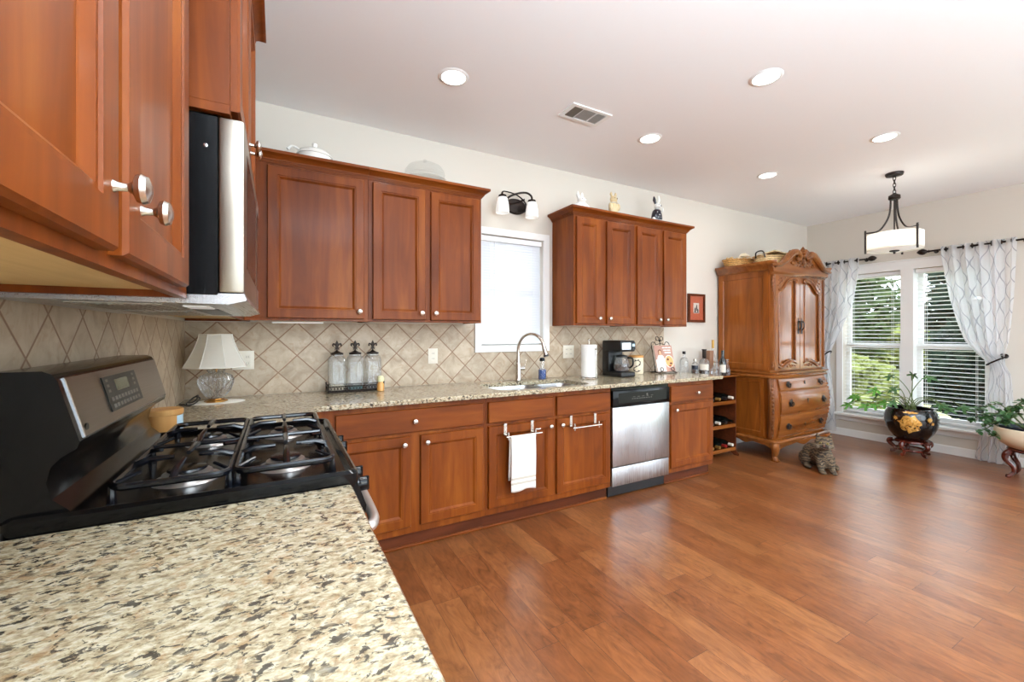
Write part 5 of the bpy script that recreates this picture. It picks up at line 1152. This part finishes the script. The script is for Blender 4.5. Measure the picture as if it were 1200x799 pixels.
bottle('cut-glass decanter with a pointed stopper', 4.53, -.25, [(.040, 0), (.050, .01), (.052, .04), (.040, .08), (.018, .11), (.016, .135), (.024, .142)], M['glass'], name='decanter', cat='decanter', flute=.06, nf=10, seg=40, sm=15, cap=[(.012, .13), (.018, .15), (.010, .165), (.001, .175)], cm=M['glass'])
bottle('dark wine bottle standing with a white label', 4.625, -.26, [(.036, 0), (.038, .004), (.038, .13), (.030, .165), (.0155, .19), (.0150, .262), (.001, .263)], M['wine'], name='wine_bottle', lab=(.0386, .03, .11), labm=M['label'])
bottle('clear carafe with a flared lip, at the right end of the wine rack', 4.72, -.235, [(.038, 0), (.042, .01), (.042, .04), (.030, .08), (.018, .12), (.020, .14), (.030, .162), (.028, .162), (.018, .14)], M['glass'], name='carafe', cat='carafe', liquid=[(.038, .004), (.038, .04), (.001, .041)], lm=M['navy'])
bottle('tall slender amber bottle with a gold neck, behind the dark wine bottle', 4.70, -.09, [(.030, 0), (.032, .004), (.032, .15), (.020, .20), (.012, .23), (.011, .32)], M['glass'], cap=[(.0125, .28), (.013, .37), (.001, .371)], cm=M['goldfoil'], liquid=[(.029, .004), (.029, .14), (.001, .141)], lm=simple('pale_amber', (196, 150, 84), .2), lab=(.0325, .05, .12), labm=M['label'])
b = thing('gift_box', 'plain brown upright bottle box behind the cut-glass decanter', 'box', (4.60, -.115, ZW)); G().box(-.032, .032, -.032, .032, 0, .255, .002).out('carton', simple('brown_carton', (150, 112, 88), .7), b, local=True, smooth=0)
# ------------------------------------------------------------------ cat
t = thing('tabby_cat', 'brown tabby cat crouching on the floor in front of the armoire', 'cat', (5.00, -1.03, 0), rz=math.radians(-42)); t.scale = (.86, .86, .86)
g = G()
g.ell((0, .20, .135), .115, .15, .130).ell((0, .05, .165), .095, .13, .125).ell((0, -.04, .16), .082, .075, .13).ell((0, .0, .235), .075, .085, .07)
g.ell((-.095, .20, .085), .055, .105, .085).ell((.095, .20, .085), .055, .105, .085)
for q in (-1, 1):
    g.tube([(q*.052, -.045, .17), (q*.055, -.075, .09), (q*.052, -.085, .03)], [.044, .036, .030], 12)
    g.ell((q*.052, -.108, .022), .034, .048, .022); g.ell((q*.115, .085, .024), .036, .075, .024)
    for k in (-1, 0, 1): g.ell((q*.052+k*.017, -.145, .016), .011, .016, .014)
hx, hy, hz = -.025, -.085, .325; Rh = Matrix.Rotation(math.radians(-22), 3, 'Z')
def HP(x, y, z): p = Rh @ Vector((x, y, z)); return (hx+p.x, hy+p.y, hz+p.z)
g.ell((hx, hy, hz), .086, .074, .070, 3, Rh); g.ell((hx*.6, -.03, .27), .07, .065, .07)
g.ell(HP(-.03, -.062, -.026), .034, .030, .026, 2, Rh); g.ell(HP(.03, -.062, -.026), .034, .030, .026, 2, Rh); g.ell(HP(0, -.052, -.05), .030, .026, .02, 2, Rh); g.ell(HP(0, -.066, .0), .018, .03, .02, 2, Rh)
g.ell(HP(-.062, -.02, -.022), .030, .035, .035, 2, Rh); g.ell(HP(.062, -.02, -.022), .030, .035, .035, 2, Rh)
for q in (-1, 1): g.tube([HP(q*.044, .005, .040), HP(q*.056, .002, .082), HP(q*.062, .002, .108)], [.032, .020, .006], 10, flat=.6)
g.tube(cr([(.05, .32, .05), (.14, .30, .035), (.17, .18, .03), (.165, .07, .028), (.14, .0, .026)], 5), [.035, .032, .028, .026, .018], 10)
g.out('body', M['tabby'], t, local=True, remesh=.009)
for q in (-1, 1):
    G().ell(HP(q*.032, -.068, .012), .0135, .007, .0115, 2, Rh).out('eye', simple('amber_eye', (150, 130, 70), .1, coat=.8), t, local=True)
    G().ell(HP(q*.032, -.0745, .012), .004, .003, .010, 2, Rh).out('pupil', M['black'], t, local=True)
G().ell(HP(0, -.096, -.012), .012, .008, .009, 2, Rh).out('nose', simple('brown_nose', (96, 56, 46), .5), t, local=True)
G().tube([HP(-.03, -.083, -.038), HP(-.012, -.094, -.032), HP(0, -.097, -.024), HP(.012, -.094, -.032), HP(.03, -.083, -.038)], .0022, 6).out('mouth', M['navy'], t, local=True)
g = G()
for q in (-1, 1):
    for dz in (-.008, 0, .008): g.tube([HP(q*.04, -.088, -.024+dz), HP(q*.10, -.085, -.02+dz*3)], [.0012, .0004], 4)
g.out('whiskers', M['cream'], t, local=True)
# ------------------------------------------------------------------ curtains
def smooth_lerp(tab, z):
    for (z0, v0), (z1, v1) in zip(tab, tab[1:]):
        if z <= z0 and z >= z1: f = (z0-z)/(z0-z1); return v0+(v1-v0)*f
    return tab[-1][1]
def curtain(label, name, inner, outer, z0, z1, nf, uoff, xw=6.735):
    g = G(); rows = []; nz, nu = 70, 90
    for i in range(nz+1):
        z = lerp(z1, z0, i/nz); yi, yo = smooth_lerp(inner, z), smooth_lerp(outer, z); w = abs(yo-yi)
        A = min(.030, .010+.012/max(w, .1)); xx = xw+.01*math.sin(z*5)
        rows.append([(min(xx+A*math.sin(2*PI*nf*u+.5*math.sin(z*2+u*3))+A*.35*math.sin(2*PI*nf*2.3*u+z*1.5), 6.79), lerp(yi, yo, u+.012*math.sin(2*PI*nf*u*2)), z) for u in [j/nu for j in range(nu+1)]])
    V = {}
    for i, r in enumerate(rows):
        for j, p in enumerate(r): V[(round(p[0], 5), round(p[1], 5), round(p[2], 5))] = (j/nu*6.2+uoff, rows[i][0][2]/.30)
    g.grid(rows)
    def uvf(co): return V.get((round(co.x, 5), round(co.y, 5), round(co.z, 5)), (0, 0))
    return g, uvf, rows
for side in (0, 1):
    if side == 0:
        inner = [(2.235, -.64), (2.056, -.632), (1.686, -.565), (1.48, -.485), (1.217, -.375), (1.055, -.315), (.95, -.31), (.6, -.335), (.09, -.375), (0, -.38)]
        outer = [(2.235, -.12), (1.6, -.17), (1.2, -.235), (1.055, -.25), (.95, -.25), (.5, -.225), (0, -.20)]; rod = (-.10, -.70); tie = (-.25, -.315); lab = 'left'
    else:
        inner = [(2.235, -1.365), (2.113, -1.37), (1.691, -1.423), (1.437, -1.476), (1.232, -1.535), (1.10, -1.62), (.99, -1.716), (.93, -1.715), (.79, -1.70), (.352, -1.658), (0, -1.612)]
        outer = [(2.235, -1.90), (1.6, -1.875), (1.241, -1.852), (1.089, -1.825), (1.0, -1.83), (.892, -1.869), (.561, -1.885), (0, -1.925)]; rod = (-1.27, -1.97); tie = (-1.825, -1.71); lab = 'right'
    g, uvf, rows = curtain(lab, '', inner, outer, .012 if side else .05, 2.235, 5, side*.3)
    words = ('sheer white curtain with grey trellis pattern, partly behind the armoire', 'sheer white curtain with grey trellis pattern, reaching the floor by the right edge')[side]
    t = thing('sheer_curtain', words, 'curtain', (6.735, (inner[0][1]+outer[0][1])/2, .01), group='trellis curtains at the big window')
    g.out('fabric_panel', M['sheer'], t, uv=uvf, smooth=180)
    g = G()
    for k in range(8):
        y = lerp(inner[0][1], outer[0][1], (k+.5)/8); g.lathe([(.020, -.004), (.027, -.002), (.027, .002), (.020, .004), (.020, -.004)], (6.735+(-1)**k*.008, y, 2.205), 18, 'y')
    g.out('grommet', M['bronze'], t)
    ty = (tie[0]+tie[1])/2; tw_ = abs(tie[1]-tie[0])/2+.012
    g = G().tube([(6.735+.052*math.cos(a)-.006, ty+tw_*math.sin(a), 1.03+.045*math.sin(a)*(-1 if side == 0 else -1)) for a in [2*PI*k/24 for k in range(24)]], .008, 8, closed=True)
    g.out('tieback', M['bronze'], t)
    r = thing('curtain_rod', ('bronze curtain rod over the left curtain', 'bronze curtain rod over the right curtain')[side], 'curtain rod', (6.735, (rod[0]+rod[1])/2, 2.205), group='bronze curtain rods')
    G().tube([(6.735, rod[0]-.0, 2.205), (6.735, rod[1], 2.205)], .0095, 12).out('pole', M['bronze'], r)
    FN_ = [(.010, 0), (.017, .004), (.011, .012), (.011, .02), (.016, .026), (.030, .05), (.033, .068), (.027, .095), (.010, .118), (.001, .126)]
    for yy, s in (((rod[0], 1), (rod[1], -1)) if side else ((rod[1], -1),)):
        G().lathe([(q, s*h*.85) for q, h in FN_], (6.735, yy, 2.205), 18, 'y').out('finial', M['red_wood'] if False else M['bronze'], r)
    g = G()
    for yy in ((rod[0]-.03, rod[1]+.03)): g.tube([(6.8295, yy, 2.205), (6.74, yy, 2.205)], .007, 8); g.lathe([(.02, -.004), (.02, 0)], (6.8295, yy, 2.205), 14, 'x')
    g.out('bracket', M['bronze'], r)
    h = thing('tieback_hook', ('bronze curtain holdback beside the armoire', 'bronze curtain holdback with a scroll flower, right of the window')[side], 'holdback', (6.83, tie[0], 1.08), group='curtain holdbacks')
    yk = tie[0]+(.02 if side == 0 else .02)
    g = G().lathe([(.024, -.006), (.018, -.001)], (6.829, yk, 1.075), 14, 'x').tube([(6.829, yk, 1.075), (6.725, yk, 1.075)], .006, 8)
    g.tube([(6.729, yk+.022*math.cos(a)*1.0, 1.075+.022*math.sin(a)) for a in [2*PI*k/12 for k in range(12)]], .006, 6, closed=True).ell((6.725, yk, 1.075), .010); g.out('hook', M['bronze'], h)
# ------------------------------------------------------------------ pendant light
PX, PY = 5.417, -1.42
t = thing('pendant_light', 'bronze-framed pendant with a white drum shade hanging near the window', 'pendant light', (PX, PY, CH))
G().lathe([(.066, -.0005), (.066, -.010), (.060, -.024), (.020, -.028), (.010, -.034), (.001, -.035)], (PX, PY, CH), 30).out('canopy', M['bronze'], t)
g = G()
for k in range(5):
    z = 2.718-k*.030; ax = k % 2
    g.tube([(PX+(.010*math.cos(a) if ax else 0), PY+(0 if ax else .010*math.cos(a)), z+.021*math.sin(a)) for a in [2*PI*q/14 for q in range(14)]], .003, 6, closed=True)
g.out('chain', M['bronze'], t)
G().lathe([(.012, 2.585), (.02, 2.575), (.042, 2.562), (.044, 2.535), (.036, 2.525), (.001, 2.522)], (PX, PY, 0), 24).out('hub', M['bronze'], t)
Rv, Nv = Vector((.324, -.946)), Vector((-.946, -.324))
for ph in (-75, 45, 165):
    a = math.radians(ph); d = (Rv*math.sin(a)+Nv*math.cos(a)).normalized(); RR = .205
    def Q(r, z): return (PX+d.x*r, PY+d.y*r, z)
    g = G().tube(cr([Q(.026, 2.53), Q(.030, 2.44), Q(.045, 2.36), Q(.085, 2.28), Q(.13, 2.243), Q(RR+.012, 2.238)], 6), .0078, 8, flat=.6).tube([Q(RR+.004, 2.262), Q(RR+.004, 2.045)], .0085, 8)
    g.out('arm', M['bronze'], t)
rows = [[(PX+r*math.cos(2*PI*k/64), PY+r*math.sin(2*PI*k/64), z) for k in range(64)] for r, z in ((.195, 2.065), (.198, 2.067), (.198, 2.213), (.195, 2.215))]
G().grid(rows, closed_u=True).out('drum_shade', M['linen'], t)
G().lathe([(.001, 2.060), (.08, 2.062), (.14, 2.068), (.193, 2.078), (.193, 2.082), (.001, 2.080)], (PX, PY, 0), 48).out('bottom_diffuser', M['shade'], t)
G().lathe([(.001, 2.028), (.008, 2.030), (.009, 2.045), (.034, 2.052), (.038, 2.06), (.001, 2.064)], (PX, PY, 0), 20).tube([(PX, PY, 2.06), (PX, PY, 2.53)], .006, 8).out('centre_rod', M['bronze'], t)
ld = bpy.data.lights.new('pendant_bulb', 'POINT'); ld.energy = 2.5; ld.shadow_soft_size = .06; ld.color = (1, .95, .88)
lo = bpy.data.objects.new('pendant_bulb', ld); link(lo); lo.location = (0.06, 0, 2.15-CH); lo.parent = t
# ------------------------------------------------------------------ planters and plants
def stand(label, x, y, r, h, n, rot, ring=True):
    t = thing('plant_stand', label, 'plant stand', (x, y, 0), rz=rot, group='carved rosewood plant stands')
    G().lathe([(.001, h-.03), (r*.95, h-.03), (r*1.02, h-.02), (r*1.0, h-.006), (r*.9, h), (.001, h)], (0, 0, 0), 36).out('top_ring', M['red_wood'], t, local=True)
    for k in range(n):
        a = 2*PI*k/n; c, s = math.cos(a), math.sin(a)
        pts = cr([(r*.86*c, r*.86*s, h-.02), (r*1.12*c, r*1.12*s, h*.80), (r*1.16*c, r*1.16*s, h*.62), (r*.86*c, r*.86*s, h*.36), (r*.84*c, r*.84*s, h*.18), (r*1.02*c, r*1.02*s, .016), (r*1.12*c, r*1.12*s, .016)], 5)
        G().tube(pts, [.024, .026, .022, .016, .014, .016, .015], 10).out('leg', M['red_wood'], t, local=True)
    if ring: G().tube([(r*.86*math.cos(2*PI*k/40), r*.86*math.sin(2*PI*k/40), h*.36) for k in range(40)], .011, 8, closed=True).out('stretcher_ring', M['red_wood'], t, local=True)
stand('low five-legged rosewood stand under the black planter', 6.45, -1.205, .150, .165, 5, .5)
stand('rosewood stand with curved legs under the cream planter', 6.37, -2.075, .165, .27, 5, .95, False)
def leaf_lobed(g, c, ax, nrm, s, lobes=5, depth=.6):
    ax = Vector(ax).normalized(); n = Vector(nrm).normalized(); sd = ax.cross(n).normalized(); n = sd.cross(ax).normalized(); c = Vector(c)
    P = []; NN = lobes*4
    for k in range(NN+1):
        th = PI*(k/NN)*1.72-PI*.86
        w = .5+.5*math.cos(th*lobes*1.16*2/1.72*1.0); r = s*(1-depth*(1-w)**1.3)*(.62+.38*math.cos(th/1.7))
        P.append(c+ax*(r*math.cos(th))+sd*(r*math.sin(th)*.8)-n*(.25*r*r/s)+n*.04*s*(1 if k % 2 else -1))
    c0 = g.bm.verts.new(c); vs = [g.bm.verts.new(p) for p in P]
    for a, b in zip(vs, vs[1:]): g.bm.faces.new((c0, a, b))
def leaf_oval(g, c, ax, nrm, s, w=.45):
    ax = Vector(ax).normalized(); n = Vector(nrm).normalized(); sd = ax.cross(n)
    if sd.length < .05: sd = ax.orthogonal()
    sd.normalize(); n = sd.cross(ax).normalized(); c = Vector(c); L0 = []; Lm = []; L1 = []
    for k in range(6):
        f = k/5; ww = s*w*math.sin(PI*min(1, f*.92+.04))**.8*(1-.3*f); p = c+ax*s*f-n*s*.25*f*f
        L0.append(p+sd*ww+n*ww*.25); Lm.append(p); L1.append(p-sd*ww+n*ww*.25)
    g.grid([L0, Lm, L1])
random.seed(11)
pc = (6.45, -1.205)
t = thing('philodendron_plant', 'black lacquered bowl with gold medallion holding a spreading split-leaf plant', 'potted plant', (pc[0], pc[1], .1655))
PP = [(.001, .1655), (.130, .1655), (.150, .170), (.185, .195), (.228, .245), (.258, .300), (.275, .360), (.277, .420), (.262, .465), (.243, .490), (.246, .503), (.238, .505), (.228, .495), (.236, .465), (.24, .44), (.001, .44)]
PP = [(r*.80, z) for r, z in PP]
pot = G().lathe(PP, (pc[0], pc[1], 0), 56).out('bowl', M['lacquer'], t)
def rad(z):
    for (r0, z0), (r1, z1) in zip(PP[1:11], PP[2:11]):
        if z0 <= z <= z1: return lerp(r0, r1, (z-z0)/(z1-z0))
    return .19
def motif(a0, z0, wa, wz, name, irreg=.12, n=26):
    g = G(); rows = []
    for q in range(6):
        s = q/5; row = []
        for k in range(n):
            th = 2*PI*k/n; rr = s*(1+irreg*math.sin(th*7)+irreg*.7*math.sin(th*11+1)); z = z0+wz*rr*math.sin(th); a = a0+wa*rr*math.cos(th)
            r = rad(max(.18, min(.49, z)))+.0018; row.append((pc[0]+r*math.cos(a), pc[1]+r*math.sin(a), z))
        rows.append(row)
    g.grid(rows, closed_u=True).out(name, M['gold'], pot)
motif(math.radians(196), .355, .40, .088, 'gold_medallion'); motif(math.radians(238), .41, .10, .022, 'gold_flower', .3); motif(math.radians(246), .37, .07, .014, 'gold_flower', .3); motif(math.radians(166), .41, .09, .02, 'gold_flower', .3)
motif(math.radians(196), .475, .30, .010, 'gold_rim_band', .2)
G().lathe([(.001, .452), (.12, .455), (.186, .449), (.186, .441)], (pc[0], pc[1], 0), 30).out('soil', M['soil'], t)
LV = [((6.30, -.64, .478), .115, 1), ((6.35, -.69, .575), .12, 1), ((6.28, -.93, .70), .12, 1), ((6.20, -.86, .50), .11, 1), ((6.45, -1.06, .72), .10, 0), ((6.5, -1.21, .91), .09, 0), ((6.45, -1.37, .89), .11, 0), ((6.5, -.99, .87), .10, 0), ((6.35, -1.50, .60), .12, 0), ((6.40, -1.66, .59), .13, 0), ((6.25, -1.03, .56), .12, 1), ((6.22, -1.12, .58), .11, 0), ((6.55, -.85, .62), .10, 0), ((6.35, -1.55, .56), .11, 0), ((6.2, -.95, .52), .10, 1), ((6.5, -1.45, .56), .11, 0), ((6.28, -.72, .60), .09, 1)]
gl = [G(), G()]; gs = G()
for (p, s, m) in LV:
    p = Vector(p); b = Vector((pc[0]+random.uniform(-.05, .05), pc[1]+random.uniform(-.05, .05), .455)); p = p.lerp(b, .11); s *= .88; mid = (b+p)/2+Vector((0, 0, .10))
    gs.tube(cr([b, b.lerp(mid, .6)+Vector((0, 0, .05)), mid.lerp(p, .5)+Vector((0, 0, .03)), p], 4), [.005, .004, .0035, .003], 5)
    out_ = (p-b); out_.z *= .2
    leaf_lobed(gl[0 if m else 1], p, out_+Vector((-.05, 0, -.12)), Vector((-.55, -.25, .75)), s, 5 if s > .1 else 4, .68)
gs.out('stems', M['stem'], t); gl[0].out('bright_leaves', M['leaf'], t, smooth=30); gl[1].out('dark_green_leaves', M['leaf2'], t, smooth=30)  # leaves in two greens, bright and dark
c2 = (6.37, -2.075)
t = thing('trailing_houseplant', 'cream bowl planter with trailing small-leaved plant at the right edge', 'potted plant', (c2[0], c2[1], .2705))
G().lathe([(r*.9, z) for r, z in [(.001, .2705), (.16, .2705), (.18, .276), (.235, .31), (.268, .36), (.276, .41), (.270, .448), (.262, .452), (.255, .445), (.25, .40), (.001, .39)]], (c2[0], c2[1], 0), 56).out('bowl', M['cream'], t)
G().lathe([(.21, .40), (.215, .462), (.208, .466), (.200, .46), (.195, .42), (.001, .42)], (c2[0], c2[1], 0), 40).out('inner_pot', M['navy'], t)
G().lathe([(.001, .428), (.194, .425)], (c2[0], c2[1], 0), 24).out('soil', M['soil'], t)
gs = G(); gf = G(); random.seed(5)
TR = [(6.27, -1.73, .575), (6.30, -1.75, .37), (6.25, -1.80, .45), (6.22, -1.90, .55), (6.25, -1.98, .62), (6.22, -1.86, .36), (6.40, -1.76, .50), (6.30, -2.08, .66), (6.40, -2.2, .60), (6.5, -1.9, .58), (6.2, -2.15, .55), (6.35, -1.68, .48), (6.28, -1.92, .50)]
for p in TR:
    p = Vector(p); b = Vector((c2[0], c2[1], .425))+(p-Vector((c2[0], c2[1], 0)))*.12; b.z = .43
    mid = b.lerp(p, .5); mid.z = max(b.z, p.z)+.07
    cc = cr([b, mid, p.lerp(mid, .3), p], 5); gs.tube(cc, [.0045, .003], 5)
    for q in cc[5:]:
        for s in range(2):
            d = Vector((random.uniform(-1, 1), random.uniform(-1, 1), random.uniform(-.3, .6))); leaf_oval(gf, q, d, (random.uniform(-.5, .1), random.uniform(-.5, .2), 1), random.uniform(.04, .062), .42)
gs.out('stems', M['stem'], t); gf.out('leaves', M['leaf2'], t, smooth=60)
# ------------------------------------------------------------------ outside the windows
struct(G().box(RL+.3, 40, -14, 10, -.5, -.45).out('ground', M['grass'], smooth=0))
def tree(label, x, y, h, r, mat, n, seed, z0=.2, name='tree', ls=.16):
    random.seed(seed); t = thing(name, label, name, (x, y, -.45), group='greenery outside the big window')
    g = G()
    for k in range(n):
        a, b = random.uniform(0, 2*PI), math.acos(random.uniform(-1, 1)); rr = r*random.uniform(.55, 1)*(1+.25*math.sin(a*3+b*4))
        c = Vector((rr*math.sin(b)*math.cos(a), rr*math.sin(b)*math.sin(a), z0+h/2+(h/2)*math.cos(b)*random.uniform(.7, 1)))
        d = Vector((random.gauss(0, 1), random.gauss(0, 1), random.gauss(0, .6))).normalized(); e = d.orthogonal().normalized(); s = ls*random.uniform(.6, 1.3)
        g.bm.faces.new([g.bm.verts.new(c+p) for p in (d*s, e*s*.5, -d*s, -e*s*.5)])
    g.out('foliage', mat, t, local=True, smooth=0)
    G().tube([(0, 0, 0), (.05, 0, h*.35), (0, .05, h*.7)], [r*.07+.02, r*.05+.015, .02], 8).out('trunk', M['wood_dark'], t, local=True)
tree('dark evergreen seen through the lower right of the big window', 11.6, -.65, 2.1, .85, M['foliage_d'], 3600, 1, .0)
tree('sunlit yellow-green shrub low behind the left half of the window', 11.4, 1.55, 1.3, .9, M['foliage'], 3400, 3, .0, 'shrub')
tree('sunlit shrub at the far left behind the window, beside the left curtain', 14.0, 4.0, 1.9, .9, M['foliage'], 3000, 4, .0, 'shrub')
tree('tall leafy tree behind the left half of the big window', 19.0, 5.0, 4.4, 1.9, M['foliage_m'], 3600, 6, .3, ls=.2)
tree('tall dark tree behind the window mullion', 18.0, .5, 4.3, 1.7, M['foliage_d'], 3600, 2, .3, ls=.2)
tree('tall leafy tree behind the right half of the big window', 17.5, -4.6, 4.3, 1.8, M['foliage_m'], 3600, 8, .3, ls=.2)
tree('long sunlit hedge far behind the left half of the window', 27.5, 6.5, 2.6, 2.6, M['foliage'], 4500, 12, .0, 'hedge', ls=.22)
# ------------------------------------------------------------------ lamps added out of view behind the camera for fill light
for k, (x, y, w, pw) in enumerate(((.98, -4.0, 'left', 1.25), (3.9, -4.8, 'right', .5))):  # unseen torchieres added to lift the ceiling brightness
    t = thing('added_floor_lamp', f'added bronze torchiere for ceiling fill, unseen on the {w} side behind the camera', 'floor lamp', (x, y, 0), group='torchieres added behind the camera for fill light')
    G().lathe([(.001, .03), (.03, .028), (.13, .018), (.14, .008), (.14, 0)], (x, y, 0), 32).out('base', M['bronze'], t)
    G().cyl((x, y, .02), .011, 1.76, seg=12).out('pole', M['bronze'], t)
    G().lathe([(.02, 1.76), (.05, 1.765), (.13, 1.80), (.17, 1.85), (.165, 1.85), (.12, 1.808), (.001, 1.775)], (x, y, 0), 36).out('bowl_shade', M['bronze'], t)
    ld = bpy.data.lights.new('added_torchiere_bulb', 'AREA'); ld.shape = 'DISK'; ld.size = .22; ld.energy = ADDED_TORCH_W*pw; ld.color = (.72, .87, 1)
    lo = bpy.data.objects.new('added_torchiere_bulb', ld); link(lo); lo.location = (0, 0, 1.83); lo.rotation_euler = (PI, 0, 0); lo.parent = t

t = thing('added_floor_lamp', 'added drum-shade floor lamp for fill light, unseen behind the camera', 'floor lamp', (1.45, -3.85, 0))  # added unseen lamp that brightens the tiles behind the stove
G().lathe([(.001, .03), (.03, .028), (.13, .018), (.14, .008), (.14, 0)], (1.45, -3.85, 0), 32).out('base', M['bronze'], t)
G().cyl((1.45, -3.85, .02), .011, 1.5, seg=12).out('pole', M['bronze'], t)
G().grid([[(1.45+r*math.cos(2*PI*k/40), -3.85+r*math.sin(2*PI*k/40), z) for k in range(40)] for r, z in ((.23, 1.42), (.17, 1.74))], closed_u=True).out('drum_shade', M['linen'], t)
ld = bpy.data.lights.new('added_lamp_bulb', 'POINT'); ld.energy = 80; ld.shadow_soft_size = .07; ld.color = (.9, .95, 1)
lo = bpy.data.objects.new('added_lamp_bulb', ld); link(lo); lo.location = (0, 0, 1.6); lo.parent = t
